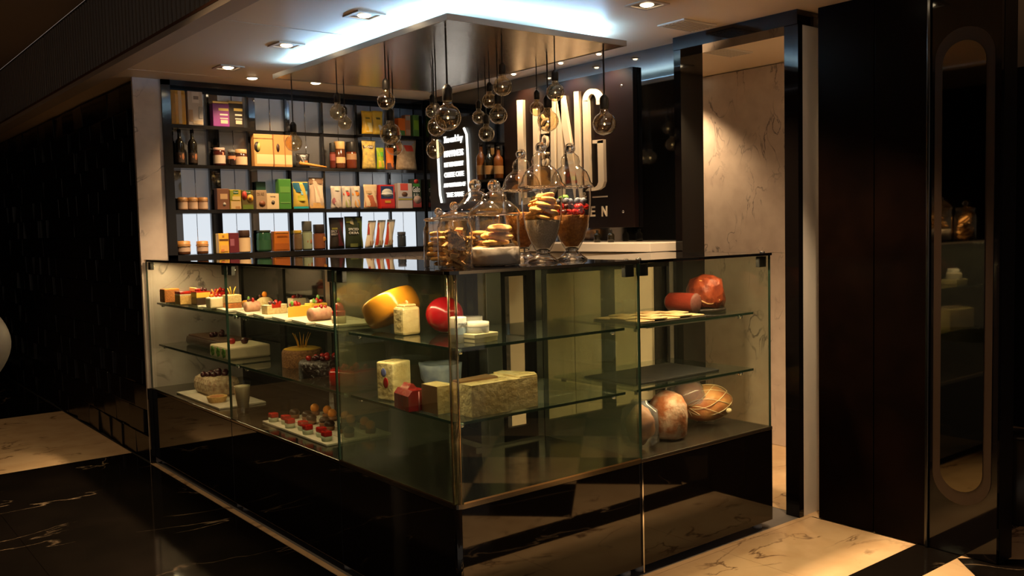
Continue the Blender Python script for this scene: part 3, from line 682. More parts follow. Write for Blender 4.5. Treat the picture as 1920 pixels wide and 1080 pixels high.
def pouch(name, label, row, x0, x1, ytop, col, decos=(), depth=.05, lean=0, rough=.3, off=.0, cat='bag', tilt=0):
    """soft bag: swollen in the middle, pinched along the top seam"""
    a, b = sx(x0, row, off), sx(x1, row, off); h = sh((x0+x1)/2, ytop, row); w_ = b-a
    t = thing(name, label, cat, ((a+b)/2, YP+depth*.5+off+.004, rows[row]+.0008), 0)
    n, m_ = 8, 10; vs = []; fs = []
    for s_ in (-1, 1):
        for j in range(m_+1):
            v = j/m_; th = depth*.5*(1 if v < .08 else (math.sin(math.pi*(1-v)*.5) if v > .35 else 1))*(.75 if v < .05 else 1)
            th = max(th, .0015)
            for i in range(n+1):
                u = i/n; e = (1-(2*u-1)**4)*.9+.1; wob = .0025*math.sin(9*u+5*v+ord(name[0]))*(1 if .1 < v < .9 else .3)
                vs.append(((u-.5)*w_*(.94+.06*math.cos(6*v))+lean*v*h, s_*(th*e+wob), v*h))
    K = (n+1)*(m_+1)
    for s_ in (0, 1):
        for j in range(m_):
            for i in range(n):
                q = [s_*K+j*(n+1)+i, s_*K+j*(n+1)+i+1, s_*K+(j+1)*(n+1)+i+1, s_*K+(j+1)*(n+1)+i]
                fs.append(tuple(q))
    for j in range(m_):
        for i in (0, n): fs.append((j*(n+1)+i, (j+1)*(n+1)+i, K+(j+1)*(n+1)+i, K+j*(n+1)+i))
    for i in range(n):
        fs.append((i, i+1, K+i+1, K+i)); fs.append((m_*(n+1)+i, m_*(n+1)+i+1, K+m_*(n+1)+i+1, K+m_*(n+1)+i))
    mb = MB(); mb.add(vs, fs, True); part('bag', mb, plain(col, rough) if isinstance(col, tuple) else col, t)
    # printed patches follow the swollen front
    for q_, d in enumerate(decos):
        u0, u1, v0, v1, c_ = d[:5]; m = c_ if not isinstance(c_, tuple) else plain(c_, .35); vc = (v0+v1)/2
        if len(d) > 5 and d[5] != 'disc':
            yy = -max(depth*.5*(math.sin(math.pi*(1-vc)*.5) if vc > .35 else 1), .0015)-.0045
            text('lettering', d[5], .03, m, t, Matrix.Translation(((u0+u1-1)/2*w_+lean*vc*h, yy, h*vc)) @ FRONT_Y, .0012, w_*(u1-u0), h*(v1-v0), bold=.0006); continue
        pv = []; pf = []; nn = 6; mm = 5
        for j in range(mm+1):
            v = v0+(v1-v0)*j/mm; th = depth*.5*(1 if v < .35 else math.sin(math.pi*(1-v)*.5)); th = max(th, .0015)
            hwid = 1
            if len(d) > 5: hwid = math.sqrt(max(.0, 1-((j/mm)*2-1)**2))*.98+.02
            for i in range(nn+1):
                u = (u0+u1)/2+(u1-u0)*(i/nn-.5)*hwid; e = (1-(2*u-1)**4)*.9+.1
                wob = .0025*math.sin(9*u+5*v+ord(name[0]))*(1 if .1 < v < .9 else .3)
                pv.append(((u-.5)*w_*(.94+.06*math.cos(6*v))+lean*v*h, -(th*e-wob)-.0014-.0008*q_, v*h))
        for j in range(mm):
            for i in range(nn): pf.append((j*(nn+1)+i, j*(nn+1)+i+1, (j+1)*(nn+1)+i+1, (j+1)*(nn+1)+i))
        part('print', MB().add(pv, pf, True), m, t)
    return t
def jar(name, label, row, x0, x1, ytop, col, lid, labc=None, lidh=.22, band=(.1, .7), cloth=False, rough=.12, off=.0, spot=None):
    a, b = sx(x0, row, off), sx(x1, row, off); h = sh((x0+x1)/2, ytop, row); r = (b-a)/2
    t = thing(name, label, 'jar', ((a+b)/2, YP+r+off, rows[row]+.0008))
    part('body', MB().lathe([(r*.9, 0), (r*.98, h*.03), (r, h*.08), (r, h*(1-lidh)-.004), (r*.86, h*(1-lidh)+.002), (r*.84, h*.97)], 22), plain(col, rough), t)
    lm = lid if not isinstance(lid, tuple) else plain(lid, .4)
    if cloth:
        vs = []; n = 24
        part('paper_cap', MB().lathe([(r*1.12, h*(1-lidh*1.3)), (r*1.02, h*(1-lidh)), (r*1.0, h*.97), (r*.6, h), (1e-6, h)], 14, cap=False), lm, t)
        part('string', MB().lathe([(r*1.05, h*(1-lidh)-.002), (r*1.08, h*(1-lidh)), (r*1.05, h*(1-lidh)+.002)], 18, cap=False), plain((.2, .12, .06)), t)
    else: part('lid', MB().lathe([(r*.93, h*(1-lidh)+.003), (r*.95, h*(1-lidh)+.006), (r*.95, h*.98), (r*.9, h)], 22), lm, t)
    if labc: part('label_band', MB().lathe([(r*1.012, h*band[0]), (r*1.012, h*band[1])], 22, cap=False), plain(labc), t)
    if spot:
        u, v, s_, c_ = spot; part('print', MB().sphere(r*s_, (r*u, -r*.94, h*v), 10, 7, (1, .12, 1)), plain(c_), t)
    return t
# --- top row
pack('tea_tin', 'tall yellow gift tin at the far left of the top shelf', 'tin', 3, 322, 350, 168, (.72, .38, .02), ((.5, .72, .02, .98, (.80, .62, .35)), (0.02, .3, .02, .98, (.42, .22, .01))), lid=plain((.62, .34, .02)), rough=.25)
pack('tea_tin', 'tall white floral gift tin beside the yellow one', 'tin', 3, 354, 382, 170, (.66, .58, .52), ((.28, .75, .66, .98, (.80, .74, .70)), (.38, .72, .76, .86, (.30, .24, .22)), (.05, .3, .1, .45, (.55, .36, .22)), (.3, .9, .03, .14, (.68, .52, .34)), (.70, .98, .2, .55, (.42, .40, .40))), rough=.3)
for x0, x1, c_, lab in ((400, 431, (.20, .02, .20), 'purple caddy with gold lid on the top shelf'), (430, 457, (.02, .014, .012), 'black caddy with gold lid beside the purple one')):
    pack('tea_caddy', lab, 'tin', 3, x0, x1, 190, c_, ((.35, .95, .62, .72, (.62, .46, .12)), (.42, .9, .44, .50, (.7, .6, .5)), (.42, .9, .30, .34, (.6, .5, .45)), (.45, .88, .12, .26, (.62, .42, .30))), lid=GOLD)
pouch('tea_bag', 'bright yellow pouch, left one of two under the canopy edge', 3, 681, 702, 208, (.90, .55, .05), ((.15, .85, .66, .72, (.25, .2, .05)), (.3, .9, .1, .5, (.95, .8, .35))), .04)
pouch('tea_bag', 'bright yellow pouch with pale leaf print, right one of two', 3, 701, 721, 208, (.90, .60, .08), ((.1, .85, .64, .72, (.15, .12, .04)), (.25, .95, .18, .42, (.8, .76, .74), 'disc')), .04)
pack('spice_box', 'orange box at the right end of the top shelf', 'box', 3, 747, 760, 222, (.80, .18, .02), ((.1, .9, .02, .3, (.08, .2, .04)),))
pack('spice_box', 'brown and orange box beside the orange one, top shelf', 'box', 3, 760, 770, 216, (.45, .18, .08), ((.1, .9, .75, .95, (.35, .33, .28)), (.1, .9, .05, .3, (.5, .3, .2))))
pack('spice_box', 'narrow green box by the black wall, top shelf', 'box', 3, 775, 786, 216, (.10, .22, .04), ((.1, .9, .3, .75, (.22, .4, .03)),))
# --- second row
for x0, lab in ((333, 'left one of two dark oil bottles on the second shelf'), (357, 'right one of two dark oil bottles on the second shelf')):
    a, b = sx(x0, 2), sx(x0+17, 2); r = (b-a)/2
    t = bottle('oil_bottle', lab, ((a+b)/2, YP+r, rows[2]+.0008), .221, r, DKG, BLACKM, (.06, .34), GRP, plain((.05, .03, .02)))
    part('print', MB().sphere(r*.55, (r*.1, -r*.92, .05), 10, 7, (1, .15, 1.6)), plain((.42, .16, .07)), t)
jar('preserve_jar', 'white-labelled preserve jar with pale pink lid', 2, 405, 427, 277, (.06, .012, .01), (.72, .45, .38), (.72, .56, .42), .18, (.12, .58), spot=(.2, .66, .3, (.75, .25, .12)))
jar('preserve_jar', 'small dark jar between two cream-labelled ones', 2, 431, 445, 281, (.02, .012, .01), (.22, .22, .2), (.6, .25, .12), .2, (.42, .62), spot=(.3, .4, .25, (.7, .15, .12)))
jar('preserve_jar', 'cream-labelled preserve jar with gingham lid', 2, 446, 468, 280, (.06, .02, .012), (.70, .42, .20), (.78, .52, .32), .28, (.08, .56))
pack('kraft_pack', 'kraft paper pack with round dark sticker on the second shelf', 'packet', 2, 478, 513, 252, (.60, .31, .10), ((.12, 1, .08, .38, (.78, .55, .28)), (-.0, .34, .44, .76, (.03, .02, .015), 'disc'), (.16, .33, .47, .73, (.45, .45, .12), 'disc'), (0, 1, .86, .88, (.35, .16, .05))), rough=.7)
pack('kraft_pack', 'kraft paper pack behind the leftmost bulb', 'packet', 2, 513, 549, 253, (.52, .26, .08), ((.05, .98, .08, .38, (.76, .54, .27)), (.18, .34, .46, .72, (.06, .03, .02), 'disc'), (.02, .06, .0, 1, (.3, .14, .05)), (.6, .64, .0, 1, (.34, .16, .05))), rough=.7, off=.01)
pouch('sausage_pack', 'small black pouch behind the wooden honey dipper', 2, 558, 584, 288, (.02, .015, .012), ((.2, .8, .35, .5, (.4, .14, .04)), (.3, .7, .75, .9, (.5, .5, .52), 'disc')), .04, cat='bag')
t = thing('honey_dipper', 'orange-brown wooden stick lying on the second shelf', 'utensil', (sx(588, 2), YP+.01, rows[2]+.012))
part('handle', MB().tube([(-.085, 0, .016), (-.04, 0, .012), (.02, 0, .004), (.10, 0, -.004)], [.012, .011, .009, .006], 10), mat('dipper_wood', (.66, .30, .06), .5, bump=.2), t)
part('head', MB().sphere(.012, (-.09, 0, .017), 10, 7), mat('dipper_wood'), t)
jar('spice_jar', 'slim dark spice grinder at the left of three', 2, 622, 632, 268, (.10, .02, .012), (.02, .018, .016), (.25, .06, .05), .38, (.3, .55))
jar('spice_jar', 'spice jar with cork stopper between two grinders', 2, 633, 652, 265, (.10, .03, .012), (.66, .40, .16), (.70, .44, .20), .30, (.2, .42), off=.005)
jar('spice_jar', 'dark spice grinder right of the corked jar', 2, 655, 673, 266, (.14, .03, .012), (.02, .018, .016), (.42, .24, .12), .38, (.34, .56))
FRUIT = mat('dried_fruit_print', (.85, .62, .14), .3, var=1, vscale=45, col2=(.35, .25, .12))
pouch('fruit_bag', 'clear bag of dried yellow fruit lettered CARE on the second shelf', 2, 683, 709, 263, FRUIT, ((.05, .8, .72, .82, (.10, .06, .04)), (.12, .74, .74, .80, (.85, .8, .7), 'I CARE')), .05)
pouch('fruit_bag', 'lime green snack bag behind the low bulb', 2, 710, 724, 277, (.42, .55, .03), ((.1, .9, .1, .4, (.80, .5, .05)), (.1, .9, .6, .8, (.15, .5, .05))), .045)
pouch('fruit_bag', 'orange snack bag with dark foot on the second shelf', 2, 727, 743, 277, (.75, .20, .03), ((.05, .95, .04, .3, (.12, .05, .04)),), .045)
SNACK = mat('crisp_print', (.62, .44, .26), .35, var=1, vscale=38, col2=(.34, .20, .10))
pouch('snack_bag', 'large clear snack bag with red band at the shelf end', 2, 747, 786, 258, SNACK, ((.02, .98, .62, .82, (.70, .06, .03)), (.1, .9, .82, .97, (.40, .36, .36))), .06)
# --- third row
for i, (x0, x1) in enumerate(((337, 355), (356, 374), (375, 393))):
    jar('honey_jar', ('leftmost', 'middle', 'rightmost')[i]+' of three small kraft-capped jars on the third shelf', 1, x0, x1, 370, (.42, .22, .12), (.50, .24, .07), (.66, .46, .32), .22, (.1, .6), True)
pack('tea_box', 'brown carton with cream label on the third shelf', 'box', 1, 408, 431, 354, (.22, .10, .06), ((.25, .85, .5, .75, (.66, .42, .22)), (.45, .7, .18, .34, (.5, .45, .38), 'disc')))
pack('tea_box', 'yellow-green fruit tea carton with leafy print', 'box', 1, 432, 453, 356, (.58, .44, .05), ((.28, .76, .78, .96, (.04, .14, .04)), (.32, .72, .84, .90, (.85, .85, .8), 'Dilmah'), (.05, .3, .5, .95, (.30, .34, .04)), (.2, .9, .48, .66, (.80, .62, .25)), (.05, .95, .04, .42, (.72, .50, .24)), (.45, .85, .02, .16, (.5, .26, .1))))
pack('tea_box', 'peach and apple fruit tea carton beside the yellow-green one', 'box', 1, 454, 476, 357, (.14, .10, .03), ((.3, .78, .80, .98, (.04, .14, .04)), (.34, .74, .86, .92, (.85, .85, .8), 'Dilmah'), (.02, .45, .5, .95, (.55, .06, .04), 'disc'), (.45, .98, .38, .78, (.85, .42, .05), 'disc'), (.6, .82, .5, .66, (.3, .12, .03), 'disc'), (.05, .95, .02, .25, (.16, .22, .03))))
pack('spice_box', 'dark green carton standing behind the tan box', 'box', 1, 482, 500, 340, (.015, .06, .04), (), off=.060, depth=.03)
pack('spice_box', 'tan carton with brown date print', 'box', 1, 481, 501, 357, (.44, .30, .18), ((.1, .75, .72, .88, (.28, .18, .10), 'DI RE'), (.25, .85, .14, .46, (.24, .08, .03), 'disc')))
pack('tea_box', 'cream carton with small black emblem', 'box', 1, 501, 524, 363, (.82, .62, .36), ((.36, .64, .3, .56, (.10, .08, .06), 'disc'), (.3, .7, .78, .84, (.45, .34, .22))))
pack('tea_box', 'tall green carton on the third shelf', 'box', 1, 524, 547, 336, (.07, .24, .04), ((.1, .9, .55, .75, (.13, .32, .06)), (.1, .9, .2, .24, (.16, .34, .08))), off=.004)
pouch('crisp_bag', 'blue and yellow crisp bag on the third shelf', 1, 553, 583, 341, (.60, .42, .07), ((.02, .98, .62, .97, (.02, .12, .20)), (.45, .95, .52, .66, (.25, .5, .55)), (.02, .98, .02, .1, (.03, .40, .42)), (.2, .7, .3, .5, (.45, .42, .04))), .055)
pouch('kraft_pouch', 'cream and kraft pouch beside the blue and yellow bag', 1, 584, 612, 333, (.62, .46, .32), ((.02, .98, .80, .97, (.30, .17, .09)), (.02, .95, .03, .2, (.72, .42, .14)), (.3, .95, .2, .74, (.80, .64, .46))), .055)
for i, (x0, x1, c_, lab) in enumerate(((624, 645, (.35, .12, .14), 'pale snack pouch with dark red print, left of three'), (645, 662, (.66, .08, .05), 'pale snack pouch with red band, middle of three'), (662, 680, (.70, .26, .03), 'pale snack pouch with orange pepper print, right of three'))):
    pouch('snack_pouch', lab, 1, x0, x1, 349, (.62, .54, .47), ((.05, .9, .55, .76, c_, 'disc') if i else (.02, .35, .2, .5, c_, 'disc'), (.2, .8, .05, .45, ((.55, .45, .38), (.38, .40, .14), (.72, .36, .08))[i], 'disc'), (.3, .9, .8, .95, (.84, .78, .62))), .045)
pouch('chip_pouch', 'cream pouch with terracotta print on the third shelf', 1, 686, 712, 346, (.80, .62, .38), ((.04, .96, .08, .56, (.50, .13, .05)), (.1, .9, .62, .74, (.62, .42, .22))), .05)
pack('biscuit_tin', 'red carton with blue and white round badge', 'box', 1, 714, 741, 347, (.66, .03, .02), ((.04, .9, .42, .94, (.02, .04, .13)), (.1, .84, .48, .84, (.66, .66, .62), 'disc'), (.06, .88, .54, .68, (.9, .88, .82), 'disc'), (.3, .7, .24, .34, (.8, .4, .04)), (.05, .95, .03, .1, (.5, .02, .02))))
pack('rice_box', 'white carton with red tab at the shelf end', 'box', 1, 747, 774, 344, (.66, .58, .55), ((.18, .7, .72, .99, (.70, .08, .05)), (.26, .66, .46, .66, (.16, .08, .05), 'disc'), (.02, .98, .34, .4, (.50, .42, .06)), (.02, .98, .4, .46, (.36, .40, .55))))
pack('rice_box', 'dark green rice carton lettered in white at the shelf end', 'box', 1, 774, 791, 336, (.03, .05, .035), ((.03, .85, .55, .76, (.85, .85, .85), 'Gallo'), (.12, .7, .40, .52, (.6, .6, .55), '& Vr'), (.2, .7, .84, .99, (.55, .04, .04), 'disc'), (.1, .8, .74, .84, (.06, .24, .04)), (.05, .95, .04, .30, (.35, .06, .06)), (.1, .95, .16, .44, (.52, .38, .33), 'disc')))
# --- bottom row
for i, (x0, x1) in enumerate(((337, 361), (373, 394))):
    jar('honey_jar', ('left', 'right')[i]+' one of two cloth-capped honey jars on the bottom shelf', 0, x0, x1, 452, (.08, .03, .012), (.44, .21, .06), (.55, .38, .28), .3, (.22, .58), True)
pack('tea_box', 'yellow carton with brown twig print on the bottom shelf', 'box', 0, 411, 430, 438, (.80, .46, .06), ((.05, .95, .62, .72, (.14, .06, .02)), (.35, .55, .80, .90, (.4, .16, .03)), (.15, .9, .1, .4, (.72, .38, .10)), (.2, .5, .08, .2, (.6, .2, .06))))
pack('tea_box', 'maroon carton beside the yellow one', 'box', 0, 431, 449, 437, (.13, .02, .03), ((.08, .5, .36, .70, (.30, .10, .14)),))
jar('sauce_jar', 'cream-labelled jar with dark lid on the bottom shelf', 0, 452, 474, 432, (.04, .02, .012), (.06, .03, .02), (.76, .55, .32), .3, (.04, .66))
jar('tea_canister', 'dark green canister left of the orange carton', 0, 488, 514, 432, (.02, .07, .035), (.04, .05, .03), (.03, .11, .05), .12, (.1, .55))
pack('tea_box', 'orange carton with dark lettering on the bottom shelf', 'box', 0, 515, 544, 434, (.62, .18, .02), ((.2, .86, .70, .78, (.35, .08, .01), 'BESOURS'), (.05, .95, .08, .4, (.48, .13, .02)), (.1, .9, .92, .97, (.85, .42, .10))))
jar('mustard_jar', 'small jar with yellow lid on the bottom shelf', 0, 555, 570, 432, (.16, .10, .05), (.60, .40, .04), (.22, .14, .07), .18, (.1, .6))
jar('pickle_jar', 'tall glass jar with pale green label', 0, 572, 590, 415, (.14, .16, .10), (.10, .10, .09), (.42, .50, .32), .35, (.05, .6), spot=(.1, .3, .5, (.55, .22, .10)))
jar('pickle_jar', 'brown jar with amber label beside the green-labelled one', 0, 594, 615, 421, (.10, .03, .02), (.03, .02, .018), (.30, .10, .04), .35, (.06, .62), spot=(.4, .42, .4, (.6, .26, .05)))
pouch('vegetable_pouch', 'dark pouch with purple-red print left of the okra one', 0, 622, 650, 408, (.035, .028, .022), ((.5, .95, .1, .95, (.10, .02, .025)), (.05, .45, .52, .6, (.45, .42, .4), 'SPICY'), (.05, .48, .44, .5, (.45, .42, .4), 'BEET'), (.1, .5, .62, .68, (.22, .2, .04))), .05)
pouch('vegetable_pouch', 'dark green pouch lettered SPICED OKRA', 0, 651, 685, 406, (.035, .045, .018), ((.05, .9, .80, .96, (.20, .22, .03)), (.25, .6, .74, .90, (.45, .40, .22), 'disc'), (.15, .7, .56, .64, (.85, .85, .8), 'SPICED'), (.15, .7, .45, .53, (.85, .85, .8), 'OKRA'), (.82, .97, .05, .9, (.10, .14, .02)), (.2, .6, .05, .16, (.16, .18, .05))), .05)
for i, (x0, x1) in enumerate(((688, 703), (706, 721), (724, 739))):
    pouch('flour_bag', ('leftmost', 'middle', 'rightmost')[i]+' of three leaning white bags with red trim', 0, x0, x1, 414+i*-1, (.86, .76, .58), ((.0, .22, .1, .9, (.55, .06, .03)) if i else (.0, .2, .5, .9, (.5, .06, .04)), (.3, .9, .08, .3, (.72, .40, .2), 'disc')), .05, lean=.18)
jar('glass_pot', 'small dark pot in place of a faint reflection at the shelf end', 0, 751, 765, 435, (.05, .055, .06), (.10, .10, .11), None, .25, off=.03)  # solid pot put in for a faint reflection of a jar

# ================================================================== JARS ON THE COUNTER
ZC = ZT+.0045
def glass_jar(name, label, x, y, prof, lid, knob, group=None):
    """prof: outer wall of the vessel; lid: outer profile; knob: (radius, centre height)"""
    t = thing(name, label, 'jar', (x, y, ZC), 0, group)
    inner = [(max(1e-6, r-.0035), z+(.006 if i == 0 else 0)) for i, (r, z) in enumerate(prof)]
    part('vessel', MB().lathe([(1e-6, prof[0][1])]+prof, 36, cap=False), JARG, t)
    l_ = part('lid', MB().lathe(lid, 36, cap=False), LIDG, t)
    part('rim', MB().lathe([(lid[0][0]-.004, lid[0][1]-.003), (lid[0][0], lid[0][1]), (lid[0][0]-.003, lid[0][1]+.004)], 36, cap=False), KNOBG, l_)
    part('knob', MB().sphere(knob[0], (0, 0, knob[1]), 20, 12), KNOBG, l_)
    part('knob_neck', MB().lathe([(lid[-1][0]+.001, lid[-1][1]-.002), (knob[0]*.5, knob[1]-knob[0]*.8)], 16, cap=False), KNOBG, l_)
    return t
def small_jar(label, x, y, s=1.0):
    r = .058*s
    return glass_jar('biscuit_jar', label, x, y, [(r*.94, 0), (r, .006), (r, .134*s), (r*.93, .149*s), (r*.86, .155*s), (r*.86, .174*s)],
                     [(r*.93, .174*s), (r*.93, .180*s), (r*.8, .184*s), (r*.22, .187*s), (r*.16, .190*s)], (.0150*s, .206*s))
# contents
COOK = mat('biscuit', (.78, .42, .12), .65, bump=.3, bscale=90, var=.9, vscale=40, col2=(.42, .18, .04))
COOKL = mat('golden_biscuit', (.84, .50, .15), .6, bump=.2, bscale=70, var=.6, vscale=30, col2=(.62, .30, .06))
BISC = mat('chocolate_chip_biscotti', (.72, .42, .16), .7, bump=.3, bscale=90, var=.55, vscale=110, col2=(.07, .03, .012))
FLOUR = mat('flour', (.70, .66, .62), .8, bump=.1); RICE = mat('grain', (.72, .64, .52), .7, bump=.5, bscale=330, var=.8, vscale=300, col2=(.40, .33, .25))
CERE = mat('cereal', (.72, .30, .05), .6, bump=.6, bscale=110, var=1, vscale=90, col2=(.34, .11, .015))
for nd in BISC.node_tree.nodes:
    if nd.type == 'VALTORGB': nd.color_ramp.elements[0].position = .34; nd.color_ramp.elements[1].position = .43
def fill(label, x, y, prof, m, name, dz=0, amp=0):
    mb = MB().lathe([(1e-6, prof[0][1])]+prof+[(1e-6, prof[-1][1]+dz)], 32, cap=False); o = link(name, mb.mesh(name), m)
    o.location = (x, y, ZC); tag(o, label, name.split('_')[-1]); o['kind'] = 'stuff'
    if amp: bm_noise(o, amp, 60)
    return o
cookie_mesh = {}
def cookie(name, label, kind, m, loc, rot, sc=1, group=None):
    key = (kind, m.name)
    if key not in cookie_mesh:
        mb = MB()
        if kind == 'round':    # swirled disc
            mb.lathe([(1e-6, .010), (.010, .0105), (.014, .008), (.020, .0095), (.025, .0065), (.030, .0075), (.034, .003), (.034, -.003), (.030, -.0065), (1e-6, -.007)], 22, cap=False)
        elif kind == 'oval':
            T = Matrix.Diagonal((1.35, .85, 1, 1)); mb.lathe([(1e-6, .013), (.012, .0125), (.017, .0095), (.023, .011), (.028, .0075), (.033, .008), (.038, .002), (.036, -.004), (.028, -.008), (1e-6, -.009)], 24, T, cap=False)
        elif kind == 'slice':
            mb.prism([(-.038, -.012), (-.02, -.017), (.02, -.017), (.038, -.010), (.030, .012), (.0, .019), (-.028, .013)], -.006, .006)
        else:                  # palmier: flat curl
            pts = []
            for k in range(26):
                a = k*.42; r = .004+.0011*k; pts.append((r*math.cos(a), r*.72*math.sin(a), 0))
            mb.tube(pts, .0048, 6)
        me = mb.mesh(name); me.materials.append(m); cookie_mesh[key] = me
    o = link(name, cookie_mesh[key], None); o.location = loc; o.rotation_euler = rot; o.scale = (sc,)*3
    return tag(o, label, 'biscuit', group)
jA = (.152, .285); jB = (.262, .345); jC = (.122, .142)
small_jar('small biscuit jar at the left, of the three by the counter corner', *jA, .98)
small_jar('small biscuit jar standing behind the front one at the counter corner', *jB, .98)
small_jar('small biscuit jar nearest the counter corner, full of chocolate chip biscotti', *jC, 1.06)
for (x, y), n, m, kind, lab, g in ((jA, 7, COOKL, 'round', 'golden round biscuit in the small jar at the left', 'golden biscuits in the left small jar'), (jB, 9, COOK, 'slice', 'brown biscuit slice in the small jar behind the front one', 'biscuits in the rear small jar'), (jC, 22, BISC, 'slice', 'chocolate chip biscotto in the small jar nearest the corner', 'biscotti in the front small jar')):
    for i in range(n):
        lay = i/n; a = i*2.4; rr = .016
        if kind == 'round': loc, rot_ = (x+random.uniform(-.012, .012), y+random.uniform(-.012, .012), ZC+.014+i*.0180), (0, 0, a)
        elif n < 10: loc, rot_ = (x, y, ZC+.012+i*.0135), (0, 0, a)
        else: loc, rot_ = (x+rr*math.cos(a), y+rr*math.sin(a), ZC+.014+lay*.112), (random.uniform(-.7, .7), random.uniform(-.7, .7), random.uniform(0, 6))
        cookie('biscuit', lab, kind, m, loc, rot_, .92 if kind == 'slice' else 1.0, g)
# two storage jars with domed lids
def mid_jar(label, x, y, s=1.0):
    r = .076*s
    return glass_jar('storage_jar', label, x, y, [(r*.95, 0), (r, .006), (r, .152*s), (r*.985, .156*s)],
                     [(r*1.05, .156*s), (r*1.04, .164*s), (r*.92, .178*s), (r*.66, .194*s), (r*.50, .204*s), (r*.52, .208*s), (r*.48, .214*s), (r*.30, .224*s), (r*.2, .228*s)], (.020*s, .245*s))
jD = (.352, .212); jE = (.50, .53)
mid_jar('domed glass storage jar with golden biscuits over white flour', *jD, 1.2)
mid_jar('domed glass storage jar half hidden behind the biscuit and flour jar', *jE, 1.28)
fill('white flour filling the lower half of the domed jar', *jD, [(.083, .004), (.0885, .012), (.0885, .068)], FLOUR, 'white_flour', .003)
for dx, dy, dz, r_, sc in ((-.030, -.018, .0845, (0, 0, .5), .98), (.034, .014, .0845, (0, 0, .5), .98), (.006, -.016, .1080, (.16, .05, -.4), 1.1), (-.006, .030, .1110, (-.05, -.1, .7), .95), (.014, -.012, .1365, (.22, -.06, .2), 1.12)):
    cookie('biscuit', 'large golden biscuit piled on the flour in the domed jar', 'oval', COOKL, (jD[0]+dx, jD[1]+dy, ZC+dz), r_, sc, 'golden biscuits in the domed jar')
for i in range(6):
    cookie('biscuit', 'biscuit in the domed jar half hidden behind another', 'oval', COOK, (jE[0]+.02*math.cos(i*2.2), jE[1]+.02*math.sin(i*2.2), ZC+.016+i*.0205), (0, 0, i), .92, 'biscuits in the rear domed jar')
# three tall footed urns
def urn(label, x, y, s=1.0):
    R = .066*s; H = .235*s
    t = glass_jar('footed_urn', label, x, y, [(.050*s, 0), (.050*s, .005), (.030*s, .018*s), (.020*s, .030*s), (.026*s, .040*s), (R*.60, .065*s), (R*.82, .105*s), (R*.95, .150*s), (R, .19*s), (R, H)],
                     [(R*1.15, H), (R*1.13, H+.006*s), (R*.99, H+.015*s), (R*.93, H+.030*s), (R*.80, H+.048*s), (R*.60, H+.061*s), (R*.46, H+.067*s), (R*.44, H+.073*s), (R*.47, H+.082*s), (R*.41, H+.097*s), (R*.25, H+.107*s), (R*.2, H+.111*s)], (.0175*s, H+.124*s))
    part('foot', MB().lathe([(.049*s, .0005), (.0495*s, .005), (.030*s, .017*s), (.019*s, .029*s), (.023*s, .036*s), (.012*s, .042*s)], 32), KNOBG, t)
    return t
def urnfill(s, z0, z1):
    R = .066*s-.004; P = [(.020*s, .044*s), (R*.60, .067*s), (R*.82, .107*s), (R*.95, .152*s), (R, .19*s), (R, .235*s)]
    out = []
    for i, (r, z) in enumerate(P):
        if z0 <= z <= z1: out.append((r, z))
    def rad(z):
        for (r0, a), (r1, b) in zip(P, P[1:]):
            if a <= z <= b: return r0+(r1-r0)*(z-a)/(b-a)
        return P[-1][0] if z > P[-1][1] else P[0][0]
    return [(rad(max(z0, P[0][1])), max(z0, P[0][1]))]+[q for q in out if z0+.001 < q[1] < z1-.001]+[(rad(z1), z1)]
uF = (.632, .268); uG = (.828, .315); uH = (.76, .55)
urn('footed glass urn in front, curled pastries over pale grain', *uF, 1.25)
urn('rightmost footed glass urn, filled with orange cereal and berries', *uG, 1.27)
urn('footed glass urn behind the others at the left, orange filling', *uH, 1.25)
fill('pale grain in the lower half of the front urn', *uF, urnfill(1.25, .04, .165), RICE, 'pale_grain', .004)
fill('orange cereal in the rightmost urn', *uG, urnfill(1.27, .04, .182), CERE, 'orange_cereal', .004, .0012)
fill('orange cereal in the rear urn', *uH, urnfill(1.25, .04, .20), CERE, 'orange_cereal', .004, .0012)
for i in range(17):
    lay = i//3; a = i*2.0944+lay*.7; rr = (.040, .040, .038, .034, .028, .016)[lay]
    cookie('palmier', 'curled pastry piled in the front urn', 'round' if i % 3 else 'palmier', COOKL if i % 4 else COOK, (uF[0]+rr*math.cos(a), uF[1]+rr*math.sin(a), ZC+.176+lay*.0165), (.28*math.sin(a), -.28*math.cos(a), a), .98, 'pastries in the front urn')
def berry(label, loc, r, m, g, sc=(1, 1, 1)):
    o = link('berry', MB().sphere(r, (0, 0, 0), 12, 8, sc).mesh('berry'), m); o.location = loc; tag(o, label, 'berry', g); return o
RED = mat('red_berry', (.36, .012, .010), .18); BLUE = mat('blue_berry', (.10, .13, .20), .4); GRN = mat('green_leaf', (.10, .26, .03), .5); DKB = mat('dark_berry', (.05, .008, .012), .2)
for i in range(24):
    a = i*2.4; rr = .062-.016*(i % 3); z = ZC+.196+(i//12)*.022
    berry('red berry on the cereal of the rightmost urn', (uG[0]+rr*math.cos(a), uG[1]+rr*math.sin(a), z), 0.0125, RED if i % 4 else DKB, 'red berries in the rightmost urn')
for i in range(9):
    a = i*.9; berry('blue berry on top in the rightmost urn', (uG[0]+0.05*math.cos(a), uG[1]+.05*math.sin(a), ZC+.242), .013, BLUE, 'blue berries in the rightmost urn')
o = link('mint_sprig', MB().sphere(.016, (0, 0, 0), 10, 7, (1.5, 1.1, .5)).sphere(.012, (.015, .01, .006), 10, 7, (1.3, 1, .5)).mesh('mint_sprig'), GRN)
o.location = (uG[0]-.035, uG[1]+.005, ZC+.256); bm_noise(o, .004, 120); tag(o, 'green sprig on top in the rightmost urn', 'herb')

